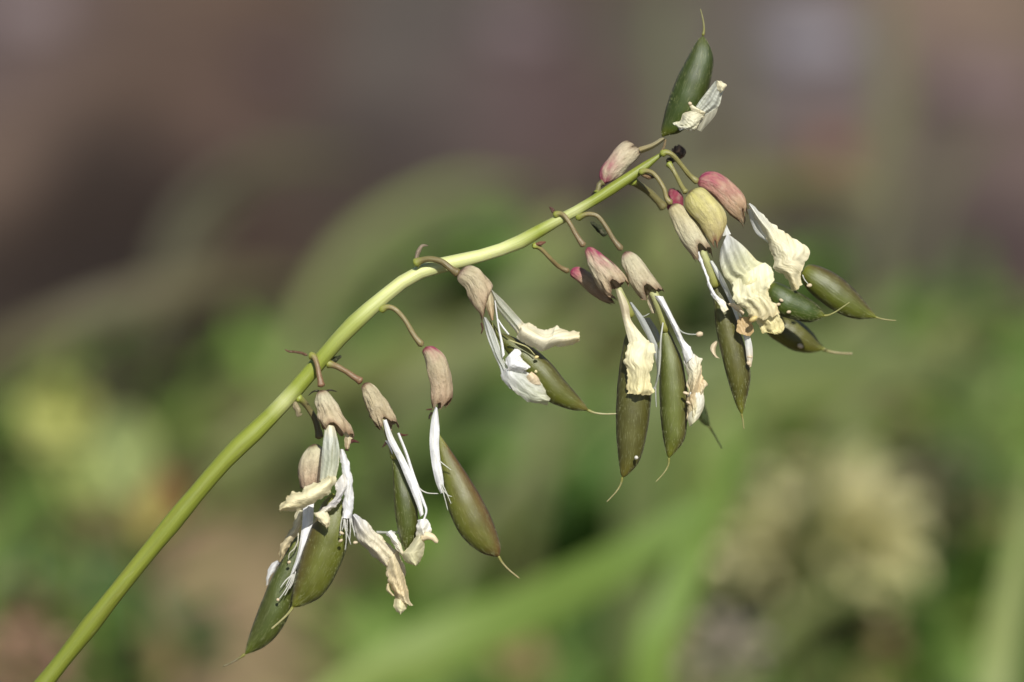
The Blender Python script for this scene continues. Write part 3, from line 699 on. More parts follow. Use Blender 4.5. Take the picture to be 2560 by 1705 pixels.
pod(f, R3('1020,360 1000,395 1050,490 1150,580 1270,660 1400,703 1545,698'), R3('1020,350 1060,318 1160,340 1285,410 1405,520 1500,635 1545,690'), -34, lin(106, 112, 46), lin(112, 118, 40), lin(92, 68, 54), PG_Y, .7, seed=6.4, label='green pod with a dark maroon upper side, furthest right')
style(f, R3('1530,690 1580,705 1640,714 1682,716'), -34, 2.4, lin(170, 160, 100))
filaments(f, [R3('1015,390 1030,425 1062,462')], 6); anthers(f, R3('1065,466'), 8, 7, 5)
# --- yellow calyx
f = stalk(R2('860,340 900,390 945,470 990,560 1040,640'), [0, 6, 14, 30, 42], 5.6, lin(156, 150, 86))
calyx(f, R2('1050,640 1032,720 1070,840 1170,960 1260,1080 1300,1150 1330,1195'), R2('1090,600 1200,585 1300,660 1390,790 1430,900 1420,1000 1370,1110 1350,1190'), 46, [(0, YEL), (.5, lin(216, 206, 140)), (.85, lin(204, 184, 122)), (1, lin(170, 120, 70))], .85, .14, .2, fold=.05, label='plump yellow calyx, the only yellow one', tip=RED)
petal(f, R2('1400,930 1390,1000 1400,1060'), R2('1425,915 1450,980 1480,1040'), [30, 34, 40], GREYW, nu=14, nv=8, alpha=.7, bulge=4)
petal(f, R3('432,205 425,290 455,390 500,445 525,520'), R3('480,95 590,180 690,285 765,320 780,380'), [56, 72, 84, 90], [(0, (.74, .75, .74)), (.5, lin(214, 214, 178)), (1, lin(228, 224, 176))], nu=44, nv=30, bulge=24, crumple=9, alpha=[.62, .6, .95], fold=4, label='broad translucent petal under the yellow calyx')
petal(f, R3('520,440 520,520 535,590 600,625 650,690 640,730'), R3('740,300 800,360 800,430 770,520 810,590 855,660'), [92, 100, 104, 98, 90], [(0, lin(238, 236, 200)), (.6, lin(242, 235, 192)), (1, CREAM2)], nu=44, nv=34, bulge=16, crumple=7, freq=.04, rag=6, fold=5, label='crumpled yellowish cream petal at the front')
petal(f, R3('620,620 650,700 705,745 720,790 780,805'), R3('790,600 850,655 870,735 882,790 850,818'), [66, 70, 74], [(0, CREAM2), (1, lin(224, 214, 150))], nu=28, nv=22, bulge=14, crumple=10, freq=.06, rag=5)
petal(f, R3('560,690 545,760 560,805'), R3('640,690 665,780 640,825'), [52, 56, 58], lin(196, 168, 120), nu=18, nv=12, bulge=8, crumple=6, rag=4)
anthers(f, R3('665,706'), 104, 12, 7, lin(226, 206, 140))
pod(f, R3('770,470 770,560 850,672 950,704 1050,727 1120,712 1172,688'), R3('775,440 830,445 910,478 1005,530 1095,588 1150,645 1172,676'), 12, lin(74, 92, 36), lin(86, 104, 36), lin(58, 66, 26), PG_Y, .75, seed=9.7, label='short dark green pod behind the yellowish cream petal', hairs=520)
style(f, R3('1160,682 1200,678 1250,655 1310,615 1352,585'), [12, 12, 16, 22, 26], 2.6, lin(170, 170, 100))
anthers(f, R3('865,572 843,601 918,655'), 46, 6, 4)
# --- tan calyx left of the yellow one
f = stalk(R2('580,440 640,420 710,440 770,505 825,600 850,690 900,745'), [14, 20, 26, 30, 32, 32, 32], 5.6, lin(164, 146, 96))
calyx(f, R2('880,760 868,840 930,990 1000,1130 1080,1240 1150,1345'), R2('930,728 1020,765 1110,880 1200,1010 1270,1150 1320,1285'), 32, [(0, lin(200, 188, 140)), (.6, TAN), (1, lin(180, 150, 116))], .85, .14, .8, notch=(1.15, .5, .22), fold=.07, label='long tan calyx left of the yellow one')
petal(f, R3('262,225 300,340 335,440 365,530 420,600 455,655'), R3('280,225 322,335 352,430 395,520 450,575 492,640'), [50, 54, 58, 62, 66], [(0, WHITE), (.7, WHITE), (1, CREAM)], nu=34, nv=10, bulge=5, crumple=6, freq=.09, rag=3)
petal(f, R3('350,290 420,430 480,550 550,720 600,850 620,1000 635,1050'), R3('375,290 450,410 520,560 600,720 650,860 662,960 650,1045'), [40, 46, 44, 40, 34], [(0, GREYW), (.8, GREYW), (1, BUFF)], nu=40, nv=10, bulge=5, alpha=[.75, .7, .8], crumple=4)
petal(f, R3('480,600 540,640 590,680'), R3('500,590 560,610 605,655'), [70, 76, 78], BUFF, nu=14, nv=8, bulge=8, crumple=4, rag=3)
pod(f, R3('335,330 385,590 400,760 440,950 485,1135 540,1310 580,1392'), R3('380,320 510,600 570,800 610,930 643,1095 630,1210 590,1385'), 6, lin(100, 96, 44), lin(96, 96, 50), lin(84, 74, 44), PG_Y, .75, seed=12.2, neck=(R3('300,215 330,290 380,420 400,480'), [34, 32, 22, 16], [11, 13, 18, 20]), label='olive brown pod hanging straight down with a silvery stripe', hairs=620)
style(f, R3('580,1380 590,1420 598,1490'), 6, 2.4, lin(170, 164, 90))
petal(f, R3('405,855 365,890 360,930 385,975'), R3('412,875 395,920 400,960 425,988'), [-8, -10, -6], BUFF, nu=18, nv=8, bulge=6, crumple=4)
anthers(f, R3('640,975 634,1022'), 40, 7, 5)
# --- flower behind, mostly hidden
f = stalk(R2('500,505 580,560 680,630 770,720 830,790'), [-16, -40, -60, -72, -80], 9, lin(116, 106, 70))
calyx(f, R2('850,800 850,680 880,600 930,590'), R2('960,860 1010,800 1010,680 980,610'), -90, [(0, PINK), (.5, RED), (1, PINK)], .8, .08, fold=.05, flush=.8, label='small dark red calyx half hidden behind the tan one')
pod(f, R3('760,740 770,815 880,892 965,932 1080,945 1165,925'), R3('830,660 930,690 1020,745 1090,810 1135,875 1175,915'), -170, lin(104, 100, 46), PG_Y, lin(96, 92, 42), PG_Y, .75, seed=15.5, label='blurred olive pod behind the front ones, below the short dark pod', hairs=120)
style(f, R3('1155,918 1220,940 1300,950 1372,952'), -170, 4.2, lin(178, 160, 116), 3.2)
anthers(f, R3('1000,898'), -120, 8, 6)
# --- tan calyx, middle right
f = stalk(R4('550,262 620,228 690,216 770,245 850,350 920,470 1000,570'), [6, 14, 18, 20, 22, 22, 22], 5.8, lin(156, 138, 94), lin(130, 104, 84))
calyx(f, R4('1000,600 1005,700 1060,840 1130,980 1215,1085'), R4('1060,568 1160,630 1270,770 1370,900 1440,1010'), 22, [(0, lin(184, 140, 130)), (.15, TAN), (.7, lin(196, 182, 150)), (1, lin(176, 150, 124))], .85, .12, .5, notch=(1.4, .6, .2), fold=.08, label='broad tan calyx with a wide open mouth')
petal(f, R4('1235,960 1255,1080 1290,1190'), R4('1300,980 1315,1090 1325,1180'), [8, 6, 4], lin(206, 192, 160), nu=16, nv=10, bulge=5, crumple=3, rag=2)
petal(f, R5('500,105 550,175 600,270 655,390 690,470 720,560'), R5('560,110 590,170 650,290 700,400 745,455 770,510'), [36, 44, 48, 52, 54], WHITE, nu=40, nv=12, bulge=10, crumple=5, freq=.07, alpha=.93)
petal(f, R5('690,470 705,590 728,700 722,800 728,920 738,988'), R5('735,440 785,510 822,540 825,640 850,705 832,770'), [42, 46, 50, 44, 40], [(0, WHITE), (.4, lin(230, 222, 190)), (.7, lin(222, 200, 160)), (1, lin(220, 215, 180))], nu=44, nv=26, bulge=16, crumple=12, freq=.06, rag=5, label='white crumpled petal at the right of the pale-striped pod')
petal(f, R5('728,780 745,860 730,930 738,990'), R5('760,740 832,770 835,860 800,940'), [46, 46, 40], [(0, GREYW), (1, lin(226, 220, 186))], nu=24, nv=14, bulge=14, crumple=6)
petal(f, R5('556,285 540,400 535,520 528,640'), R5('566,290 552,400 548,520 538,640'), [30, 34, 30], GREYW, nu=24, nv=6, bulge=3, alpha=.8)
pod(f, R5('550,270 545,480 538,700 545,900 562,1060 592,1205'), R5('570,270 640,430 692,560 727,800 722,950 700,1085 612,1200'), 4, lin(112, 118, 62), lin(78, 84, 34), lin(92, 78, 50), PG_Y, .72, seed=18.3, neck=(R4('1290,960 1340,1060 1400,1250 1430,1380'), [20, 22, 16, 10], [15, 15, 14, 14]), label='slender green pod with a pale silvery stripe', hairs=420)
style(f, R5('600,1200 598,1245 570,1300 512,1364'), 4, 2.4, lin(178, 172, 104))
filaments(f, [R5('650,300 680,345 730,365 800,368')], -30, 1.8, (.6, .62, .55)); anthers(f, R5('808,366'), -30, 9, 7)
anthers(f, R5('716,765 735,830'), 56, 8, 4)
# --- pink-topped calyx
f = stalk(R4('330,230 390,212 440,240 490,310 560,435 630,535'), [14, 20, 26, 30, 32, 34], 6, lin(160, 140, 96), lin(142, 108, 88))
calyx(f, R4('630,560 660,680 740,850 830,990 905,1045'), R4('690,525 800,610 940,730 1030,850 1075,945'), 34, [(0, lin(176, 96, 100)), (.3, TAN), (1, lin(190, 160, 128))], .85, .14, .3, notch=(1.35, .45, .2), fold=.2, flush=.75, flush_side=1, label='calyx with a bright magenta upper side')
petal(f, R5('238,55 265,160 290,260 325,400 350,480'), R5('290,80 330,180 345,270 420,370 470,420'), [30, 40, 46, 50], [(0, TAN), (.35, lin(206, 192, 160)), (.6, CREAM), (1, CREAM)], nu=30, nv=16, bulge=10, crumple=4)
petal(f, R5('330,420 310,500 300,560 322,610 318,700 314,770'), R5('455,405 500,445 492,560 468,670 500,740 470,778'), [50, 58, 60, 58, 56], [(0, lin(238, 232, 196)), (1, lin(240, 228, 172))], nu=44, nv=36, bulge=14, crumple=6, freq=.04, rag=5, fold=9, nfold=1, label='cream petal spread over the front of a brown pod')
petal(f, R5('330,150 400,280 470,420 505,520 520,620 500,730'), R5('350,150 440,270 510,410 540,500 545,610 515,725'), [10, 4, 0, -6], (.5, .52, .5), nu=36, nv=10, bulge=5, alpha=.6)
filaments(f, [R5('350,170 390,230 430,245 470,225'), R5('505,720 482,770 478,810'), R5('510,720 512,790 516,860')], -4, 1.4, (.6, .62, .58))
pod(f, R5('330,300 295,430 262,650 247,880 252,1100 276,1330'), R5('370,300 440,520 478,720 468,900 448,1045 398,1225 300,1340'), 4, lin(100, 96, 54), lin(84, 80, 42), lin(92, 86, 42), lin(130, 118, 54), .72, seed=21.9, neck=(R4('960,930 1010,1040 1060,1150 1090,1230'), [30, 28, 18, 10], [10, 11, 13, 15]), label='brown pod with a cream petal lying over it', hairs=380)
style(f, R5('285,1330 277,1375 245,1430 180,1500'), 4, 2.6, lin(178, 168, 110))
anthers(f, R5('380,1200'), 42, 5, 5, (.8, .78, .7))
# --- shaded calyx behind it
f = stalk(R4('120,525 190,545 290,645 380,730 480,780'), [6, 0, -10, -30, -40], 5.4, lin(160, 140, 90), lin(140, 106, 80))
calyx(f, R4('480,820 600,915 690,990 790,1060 930,1115'), R4('500,745 590,738 720,820 850,960 965,1060'), -46, [(0, lin(176, 110, 100)), (.25, lin(196, 172, 140)), (1, lin(170, 134, 104))], .85, .14, 1.1, fold=.06, flush=.3, label='brown calyx shaded by the magenta-topped one')
petal(f, R5('420,255 470,330 520,430'), R5('470,255 520,330 548,400'), [-50, -54, -58], (.42, .43, .42), nu=20, nv=8, bulge=6, alpha=.7)
pod(f, R5('760,820 780,900 830,970 876,995'), R5('800,760 845,850 868,930 880,990'), -190, lin(58, 70, 32), lin(54, 64, 30), lin(54, 64, 30), lin(60, 70, 34), .75, seed=24.1, label='dark blurred pod tip far behind the pale-striped pod', hairs=60)
style(f, R5('872,985 905,1040 960,1140'), -190, 2.4, lin(96, 108, 70))
# --- middle flower
f = stalk(S1('50,262 110,232 190,220 280,245 350,300 420,345'), [16, 22, 30, 36, 40, 42], 8, lin(150, 136, 88), lin(110, 84, 58))
calyx(f, S1('408,335 408,395 470,455 495,530 545,610 590,665 612,760'), S1('450,285 515,270 580,300 645,380 685,445 672,500 640,580'), 44, [(0, lin(160, 130, 116)), (.2, TAN2), (.7, lin(194, 172, 140)), (1, lin(170, 140, 106))], .8, .12, .9, notch=(.9, .5, .16), fold=.12, label='short brown calyx at the arch of the stem')
petal(f, S1('636,480 632,560 640,620 680,725'), S1('680,450 700,560 705,640 698,715'), [44, 46, 48], [(0, TAN), (1, lin(184, 152, 112))], nu=20, nv=12, bulge=12, crumple=4, rag=2)
petal(f, S1('668,455 720,610 800,720 870,800 905,860'), S1('690,475 790,570 880,670 945,745 960,780'), [40, 48, 54, 60], [(0, (.62, .6, .5)), (.8, (.62, .62, .52)), (1, lin(222, 208, 160))], nu=36, nv=20, bulge=16, crumple=3, alpha=[.4, .42, .5, 1], fold=3)
petal(f, S1('905,800 895,865 960,912 1075,970 1190,942 1320,925 1402,888'), S1('945,742 1030,765 1090,792 1190,788 1212,768 1290,800 1400,805'), [60, 68, 74, 78, 80], [(0, lin(240, 232, 200)), (.6, lin(244, 236, 206)), (1, lin(238, 226, 184))], nu=56, nv=28, bulge=34, crumple=4, freq=.045, rag=5, label='cream folded petal sticking out to the right')
petal(f, S1('608,690 640,830 690,980 745,1100 775,1200 830,1280'), S1('640,700 700,800 745,930 780,1040 860,1160 905,1310'), [48, 56, 62, 66, 68], (.72, .73, .70), nu=40, nv=20, bulge=12, crumple=4, alpha=[.4, .45, .55, .75], fold=3)
petal(f, S1('770,1120 772,1210 880,1310 1000,1388 1135,1412'), S1('850,1110 960,1140 1030,1190 1095,1250 1158,1360'), [66, 74, 76, 70], [(0, (.82, .83, .82)), (1, lin(216, 216, 186))], nu=44, nv=26, bulge=22, crumple=5, freq=.05, rag=3, alpha=.62, fold=2, label='pale papery petal cupped against a green pod')
petal(f, S1('790,1040 800,1090 820,1120 930,1150'), S1('868,958 912,968 925,1035 1000,1110'), [82, 90, 90, 86], WHITE, nu=26, nv=20, bulge=14, crumple=7, freq=.05, rag=5)
petal(f, S1('965,1180 975,1200 985,1240'), S1('1010,1140 1062,1185 1090,1250'), [88, 86, 80], [(0, lin(232, 210, 172)), (1, lin(206, 190, 160))], nu=14, nv=12, bulge=8, crumple=5)
petal(f, S1('705,560 730,760 755,900 770,1030'), S1('715,560 745,760 775,900 790,1000'), [62, 66, 74, 80], WHITE, nu=36, nv=6, bulge=3, alpha=.95)
petal(f, S1('718,690 760,770 815,838'), S1('726,690 775,765 830,835'), [58, 58, 56], WHITE, nu=20, nv=6, bulge=2, alpha=.95)
pod(f, S1('655,720 740,880 850,1030 1000,1210 1140,1370 1240,1420 1340,1452 1475,1462'), S1('680,720 755,815 860,858 1010,940 1155,1062 1285,1222 1385,1335 1475,1448'), 20, lin(104, 106, 44), lin(108, 112, 44), lin(92, 78, 46), lin(128, 110, 66), .75, seed=27.7, label='green pod slanting down right with a cupped white petal', hairs=560)
style(f, S1('1462,1452 1520,1475 1600,1486 1702,1484'), 20, 3.2, lin(206, 198, 150), 2.2)
filaments(f, [S1('822,882 900,910 980,945 1040,1010')], [62, 66, 68, 64], 1.8, lin(200, 196, 140)); anthers(f, S1('1050,1022'), 66, 6, 4, lin(230, 214, 150)); anthers(f, S1('1045,1140'), 62, 4, 4, lin(230, 220, 170))
bract(S1('598,740 610,790 596,832'), 50, [3, 2.2, 1.2], lin(120, 74, 60))
# --- red-based calyx with the long reddish pod
f = stalk(S2('150,60 195,38 240,55 290,112 340,195 385,250'), [10, 16, 20, 22, 24, 24], 6.4, lin(160, 140, 92), lin(150, 128, 92))
calyx(f, S2('375,270 400,350 420,440 432,540 437,605'), S2('430,240 500,295 533,380 548,470 545,530 520,575 480,612'), 24, [(0, lin(150, 84, 80)), (.12, TAN2), (.7, lin(192, 168, 138)), (1, lin(164, 128, 98))], .85, .14, .6, notch=(.5, .4, .12), fold=.08, flush=.3, flush_side=1, label='tan calyx with a dark red base, fourth from the lower end')
petal(f, S2('455,578 432,650 422,770 432,880 455,990 482,1055'), S2('466,590 476,700 474,790 482,880 498,980 500,1045'), [38, 44, 48, 48, 40], WHITE, nu=44, nv=10, bulge=8, crumple=3, freq=.06, label='long bright white petal strip against the reddish pod')
pod(f, S2('470,730 472,850 500,1000 532,1150 600,1285 700,1372 795,1402'), S2('480,730 545,830 625,950 695,1065 765,1205 805,1330 806,1392'), 8, lin(116, 112, 58), lin(120, 128, 48), lin(116, 74, 60), lin(126, 84, 60), .72, seed=30.5, label='long green pod flushed reddish along its right side', hairs=680)
style(f, S2('795,1392 815,1425 850,1465 912,1516'), 8, 3.2, lin(168, 148, 96), 2)
filaments(f, [S2('465,865 500,895 540,925'), S2('470,960 500,1060 522,1145'), S2('485,1020 520,1060 545,1070'), S2('490,1000 510,1040 540,1110')], 50, 1.4, (.75, .75, .65))
bract(S2('437,595 415,596 404,597'), 26, [3, 2.2, 1.2], lin(130, 84, 66)); bract(S2('436,610 424,630 418,650'), 26, [3.4, 2.6, 1.4], lin(70, 56, 44))
# --- narrow calyx with thin white strips
f = stalk(S3('620,270 700,292 800,345 880,400 960,450'), [-8, 0, 6, 10, 12], 7.5, lin(150, 120, 92), lin(142, 84, 72))
calyx(f, S3('945,490 995,640 1060,800 1145,940'), S3('1010,440 1090,500 1190,640 1280,790 1335,930'), 12, [(0, lin(150, 120, 92)), (.15, TAN2), (1, lin(184, 164, 130))], .85, .14, .3, notch=(1.3, .5, .2), fold=.26, label='narrow tan calyx creased lengthwise')
petal(f, S2('168,655 195,760 250,870 305,1000 350,1110 372,1180'), S2('188,650 225,745 285,860 335,970 378,1100 390,1165'), [30, 36, 38, 40, 40], WHITE, nu=44, nv=10, bulge=5, crumple=4, freq=.07, alpha=.95)
petal(f, S2('245,725 285,830 325,960 380,1100 398,1150 385,1195'), S2('258,722 302,830 345,960 400,1105 410,1150 396,1200'), [20, 26, 32, 36, 42], WHITE, nu=40, nv=6, bulge=4, alpha=.92)
petal(f, S2('180,765 200,800 218,838'), S2('196,765 212,800 222,836'), [18, 18, 16], WHITE, nu=14, nv=6, bulge=3)
petal(f, S2('360,1195 350,1245 352,1290'), S2('405,1190 432,1245 420,1290'), [44, 50, 46], [(0, WHITE), (1, lin(232, 226, 200))], nu=22, nv=18, bulge=14, crumple=9, freq=.07, rag=4)
petal(f, S2('352,1280 290,1365 268,1378 280,1410 300,1432 345,1448'), S2('385,1290 398,1335 392,1370 380,1400 365,1430 350,1446'), [44, 40, 36, 34], [(0, lin(228, 222, 186)), (1, lin(214, 208, 164))], nu=30, nv=22, bulge=26, crumple=5, rag=2, label='shell-shaped pale petal end with a small curled horn')
m = M(); tube(m, S2('378,1298 410,1284 440,1292 466,1322'), [50, 56, 60, 60], [9, 10, 8, 4], lin(238, 222, 184), 18, 10, .12, 3.0); part(m, 'petal', PETAL, f)
petal(f, S2('185,1270 225,1330 265,1385'), S2('210,1252 248,1300 285,1372'), [14, 20, 24], [(0, WHITE), (1, lin(226, 216, 180))], nu=26, nv=14, bulge=10, crumple=8, freq=.08, rag=3)
filaments(f, [S2('350,1000 372,1030 410,1050 470,1054')], 36, 1.8, (.75, .74, .66))
pod(f, S2('215,800 226,990 236,1160 262,1300 292,1372'), S2('235,800 292,965 342,1080 357,1180 352,1280 302,1372'), 0, lin(84, 92, 34), lin(96, 104, 36), lin(78, 80, 32), lin(70, 74, 28), .75, seed=33.3, neck=(S2('160,640 185,710 215,790 235,870'), [16, 14, 8, 2], [9, 9, 11, 14]), label='narrow dark green pod behind two thin white strips', hairs=380)
bract(S3('1330,965 1370,972 1415,966'), 10, [4, 2.6, 1], lin(130, 76, 62)); bract(S3('1200,1040 1180,1070 1155,1090'), 10, [4, 2.6, 1], lin(110, 74, 56))
# --- lowest front flower
f = stalk(S3('455,190 490,205 520,280 540,380 565,500'), [16, 24, 34, 42, 48], 6.8, lin(160, 140, 96), lin(144, 84, 76))
calyx(f, S3('520,545 515,650 550,820 585,930'), S3('580,520 640,560 720,690 810,840 850,930 865,1030'), 50, [(0, lin(160, 130, 100)), (.15, TAN), (.7, lin(200, 178, 144)), (1, lin(176, 146, 112))], .85, .12, .2, notch=(1.6, .6, .16), fold=.24, label='wrinkled tan calyx, lowest at the front of the stem')
petal(f, S3('750,900 790,1010 800,1110'), S3('840,910 865,1020 830,1110'), [40, 44, 46], [(0, TAN), (1, lin(208, 184, 150))], nu=16, nv=12, bulge=8, crumple=5, rag=3)
bract(S3('850,1030 890,1030 935,1045'), 46, [6, 3.4, 1], lin(120, 60, 56)); bract(S3('800,1105 820,1118 832,1122'), 46, [5, 3, 1], lin(110, 60, 54))
petal(f, S3('600,870 575,1080 560,1250 545,1420'), S3('690,880 735,1080 735,1240 700,1400'), [64, 76, 84, 90], [(0, lin(236, 230, 196)), (.25, (.60, .62, .54)), (1, lin(206, 206, 180))], nu=34, nv=18, bulge=14, crumple=4, fold=2, alpha=[1, .7, .55, .8], label='greyish white petal under the lowest wrinkled calyx')
petal(f, S5('900,480 945,560 880,650 800,725 640,835 440,912 330,925 200,925'), S5('840,470 720,545 640,580 570,610 490,672 400,690 345,690 215,880'), [100, 108, 112, 108, 100], [(0, lin(238, 230, 190)), (.5, lin(242, 233, 192)), (1, lin(238, 225, 178))], nu=60, nv=30, bulge=30, crumple=5, freq=.05, rag=7, label='cream banner petal sticking out to the left')
petal(f, S5('990,120 1000,250 1025,420 1060,560 1040,760 1035,920 1020,1030'), S5('1040,120 1100,270 1140,450 1165,620 1172,800 1160,980 1140,1040'), [70, 84, 92, 94, 90, 86], [(0, (.80, .78, .76)), (.3, WHITE), (1, WHITE)], nu=50, nv=16, bulge=12, crumple=4, freq=.06, rag=3, label='bright white petal strip ending in a fringe of threads')
petal(f, S5('950,540 940,680 870,800 780,880 650,965'), S5('1050,420 1110,570 1060,680 960,820 830,960'), [92, 98, 100, 96, 90], [(0, (.82, .80, .76)), (.7, (.80, .77, .76)), (1, CREAM)], nu=36, nv=20, bulge=12, crumple=10, freq=.06, rag=5)
petal(f, S5('650,955 680,1010 760,1100 820,1165'), S5('830,940 870,1045 850,1100 832,1160'), [92, 98, 100, 98], [(0, CREAM), (1, CREAM2)], nu=22, nv=18, bulge=14, crumple=8, freq=.07, rag=4)
filaments(f, [S5('1025,1000 1005,1100 995,1250'), S5('1050,1020 1060,1160 1100,1260 1135,1365'), S5('1055,1020 1070,1150 1075,1300 1062,1440'), S5('1090,1030 1085,1120 1092,1200'), S5('1120,1020 1130,1150 1118,1320'), S5('1130,1030 1165,1150 1190,1260'), S5('1045,1010 1040,1100 1020,1180'), S5('1140,1020 1160,1130 1185,1210')], 92, 1.3, (.82, .81, .74))
anthers(f, S5('1015,1215 1005,1315 1195,1340'), 94, 6, 4)
pod(f, S4('900,120 830,280 770,420 692,650 642,850 618,1030'), S4('1000,100 1075,250 1092,400 1072,520 1040,625 962,800 855,950 720,1022 632,1045'), 26, lin(110, 112, 50), lin(106, 84, 52), lin(112, 116, 42), lin(150, 150, 56), .72, seed=36.9, label='plump green pod at the front, lowest of the big ones', hairs=720)
style(f, S4('628,1035 605,1072 545,1135 452,1216'), [28, 32, 34, 36], 3.4, lin(198, 190, 130), 2.4)
# --- flower behind the lowest one
f = stalk(S3('320,595 380,640 440,715 500,820 530,920 545,1010'), [0, -10, -20, -26, -28, -28], 7.5, lin(120, 108, 76), lin(90, 72, 50))
calyx(f, S5('600,70 520,170 472,300 462,450 468,600 500,690'), S5('690,40 770,130 790,300 760,470 720,590 690,700'), -34, [(0, lin(130, 122, 70)), (.15, TAN), (.7, lin(196, 172, 144)), (1, lin(150, 118, 94))], .85, .12, 1.3, fold=.09, label='egg-shaped tan calyx behind the lowest wrinkled one')
petal(f, S4('660,245 625,370 560,480 515,560 525,620 520,660'), S4('715,245 690,370 640,470 570,570 545,630 530,660'), [-14, -18, -22, -24], [(0, lin(226, 218, 186)), (1, lin(206, 188, 146))], nu=34, nv=14, bulge=10, crumple=7, freq=.06, rag=4)
petal(f, S4('500,655 440,700 415,790 405,860'), S4('515,670 490,730 450,790 425,830'), [-60, -64, -64], [(0, (.78, .78, .78)), (1, (.7, .7, .66))], nu=22, nv=10, bulge=8, crumple=6, rag=4, alpha=.9)
petal(f, S4('712,215 695,430 660,620 605,780'), S4('800,190 788,370 730,550 650,740'), [-6, 4, 8, 0], WHITE, nu=40, nv=12, bulge=6, crumple=3, freq=.05, label='bright white petal strip between the two lowest pods')
filaments(f, [S4('625,770 570,820 525,880'), S4('630,775 590,860 540,940 505,980'), S4('640,770 610,850 560,945'), S4('635,765 605,800 570,870'), S4('650,745 630,830 600,890')], 2, 1.5, (.82, .81, .74))
filaments(f, [S4('672,430 668,500 640,560 600,600 592,650')], [-2, 0, 0, 0, 0], 1.7, (.72, .70, .56)); anthers(f, S4('597,672'), 2, 5, 4); anthers(f, S4('505,978'), 4, 4, 4)
pod(f, S4('640,450 565,610 470,765 392,950 312,1160 262,1310 234,1425'), S4('720,450 705,650 650,850 612,1040 562,1165 482,1282 375,1372 240,1428'), -52, lin(84, 94, 44), lin(82, 86, 38), lin(90, 96, 40), lin(112, 124, 42), .7, seed=39.4, label='green pod reaching lowest, partly behind the plump one', hairs=600)
style(f, S4('238,1422 190,1455 130,1490 58,1524'), -52, 3.4, lin(96, 76, 54), 2.2)

# bracts on the stem and the dark dried tip
bract(S1('64,255 72,200 90,150 118,112 165,112'), [10, 12, 14, 14, 12], [4.5, 5, 6, 4, 1.5], lin(196, 176, 150))
bract(S3('425,190 370,168 300,155 240,150 205,130'), [10, 8, 6, 6, 6], [4, 3.5, 3.2, 3.2, 1.5], lin(150, 112, 84))
bract(S3('300,640 310,690 335,730 330,780 375,760'), [0, 2, 4, 4, 2], [4, 8, 7, 4, 2], lin(216, 200, 156))
bract(R4('335,215 320,180 290,145'), [8, 8, 6], [3, 5, 2], lin(130, 84, 74)); bract(R4('140,520 200,505 255,488'), [6, 8, 8], [3, 6, 1.5], lin(170, 112, 88))
bract(R4('690,290 760,350 850,420'), [-30, -34, -38], [3, 9, 10], lin(76, 84, 52)); bract(R2('800,235 825,180 840,110'), [4, 4, 2], [4, 3, 2.5], lin(180, 156, 112))
bract(R2('600,450 680,480 740,478'), [12, 14, 12], [5, 7, 2], lin(164, 132, 92)); bract(R2('215,560 160,610 110,655'), [-26, -26, -28], [4, 3, 1.5], lin(72, 62, 46))
bract(S3('620,275 680,240 760,195'), [-14, -18, -20], [8, 8, 3], lin(70, 78, 44)); bract(S3('540,535 480,545 435,585'), [40, 36, 30], [3, 2, 1], lin(70, 70, 46)); bract(S3('600,545 650,530 715,545'), [40, 36, 34], [3, 2.4, 1], lin(80, 76, 50))
m = M()
for k in range(14):
    a = k * 2.4; rr = 5 + 44 * ((k % 5) / 5)
    blob(m, *R2('%d,%d' % (982 + rr * math.cos(a), 230 + 1.2 * rr * math.sin(a)))[0], -70 + 9 * math.sin(k * 1.7), 12 + 4 * math.sin(k * 2.3), 6, (lin(150, 122, 98), lin(118, 94, 76), lin(92, 76, 62))[k % 3], k, a + 1.2)
tube(m, R2('860,330 920,300 970,260'), [-4, -34, -64], [9, 8, 8], lin(96, 86, 56), 10, 8)
part(m, 'withered_bud', CALYX)

# ------------------------------------------------------------------ loose petals caught on the pods
def loose(name, label, cat, px, z):
    b = P(*px, z); return empty(name, b, label, cat), b
e, b0 = loose('withered_petal', 'translucent whitish withered petal clinging to the upright pod', 'petal', R1('600,1080')[0], 60)
def lp(L, R, z, col, **kw):
    m = M(); patch(m, L, R, z, col, **kw); m.build('petal_fold', PETAL, e, b0)
lp(R1('735,795 660,890 590,980 545,1045'), R1('850,830 805,930 770,1040 640,1130'), [58, 54, 52, 50], (.66, .68, .58), nu=34, nv=20, bulge=14, crumple=6, alpha=.6, fold=4)
lp(R1('735,788 750,830 790,910'), R1('790,795 855,825 825,880'), [66, 70, 66], CREAM, nu=14, nv=12, bulge=10, crumple=5, rag=3)
lp(R1('495,1075 500,1035 520,1030'), R1('610,1130 640,1105 600,1080'), [66, 72, 70], CREAM, nu=14, nv=16, bulge=9, crumple=6, rag=3)
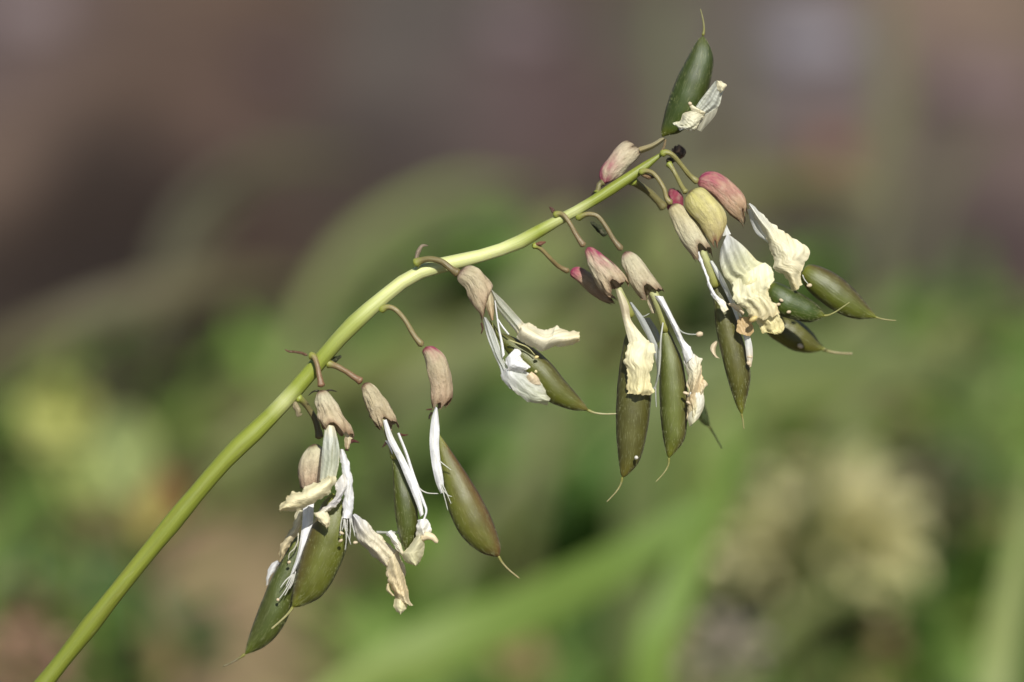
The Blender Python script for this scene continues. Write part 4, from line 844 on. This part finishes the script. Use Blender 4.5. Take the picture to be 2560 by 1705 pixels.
lp(R1('500,1075 420,1130 385,1190 315,1212 375,1250 395,1280'), R1('640,1125 610,1160 570,1230 540,1270 500,1290 440,1275'), [60, 62, 60, 54], [(0, lin(226, 220, 188)), (.6, lin(216, 214, 186)), (1, (.82, .82, .78))], nu=34, nv=24, bulge=16, crumple=12, freq=.06, rag=4)
lp(R1('640,1130 600,1180 560,1270'), R1('770,1040 730,1140 600,1290'), [48, 44, 40], (.62, .60, .46), nu=20, nv=12, bulge=6, alpha=.45)
m = M(); blob(m, *R1('490,1015')[0], 66, 5, 5, BUFF, 4); tube(m, R1('500,1060 492,1040 490,1020'), 64, [2, 1.6, 1.4], CREAM, 8, 6); m.build('anther', PETAL, e, b0)
e, b0 = loose('withered_flower', 'loose withered cream flower dangling between the lowest pods, not on any calyx', 'flower', S4('1300,520')[0], -20)
lp(S4('1105,290 1150,480 1250,590 1350,680 1395,720'), S4('1130,278 1210,325 1300,415 1395,505 1490,590'), [-4, -14, -20, -22], [(0, (.78, .78, .80)), (.5, lin(226, 218, 192)), (1, lin(226, 214, 180))], nu=44, nv=28, bulge=24, crumple=10, freq=.045, rag=3, alpha=.95, fold=5, nfold=2)
lp(S4('1390,690 1395,800 1420,880 1470,960 1500,1000'), S4('1480,570 1535,700 1555,850 1585,980 1615,1032'), [-18, -18, -20, -22], [(0, lin(226, 212, 176)), (.7, lin(218, 198, 154)), (1, lin(230, 216, 178))], nu=44, nv=26, bulge=22, crumple=9, freq=.05, rag=4, fold=5, nfold=2)
lp(S4('1462,965 1452,1020 1470,1070 1505,1092'), S4('1545,985 1560,1020 1545,1060 1515,1092'), [-14, -12, -14], lin(222, 214, 172), nu=18, nv=14, bulge=14, crumple=6, rag=3)
lp(S4('1395,850 1392,900 1440,950'), S4('1410,840 1425,900 1460,945'), [-16, -14, -14], lin(220, 206, 164), nu=14, nv=8, bulge=6, crumple=4)
lp(S4('1310,415 1400,420 1490,418'), S4('1315,440 1400,440 1490,440'), [-24, -30, -32], (.6, .6, .56), nu=16, nv=6, bulge=4, alpha=.6)
lp(S4('1385,450 1430,480 1470,540 1520,610'), S4('1430,410 1460,440 1500,530 1540,590'), [-12, -8, -6, -4], [(0, WHITE), (1, lin(226, 214, 178))], nu=24, nv=14, bulge=10, crumple=8, freq=.07, rag=3)
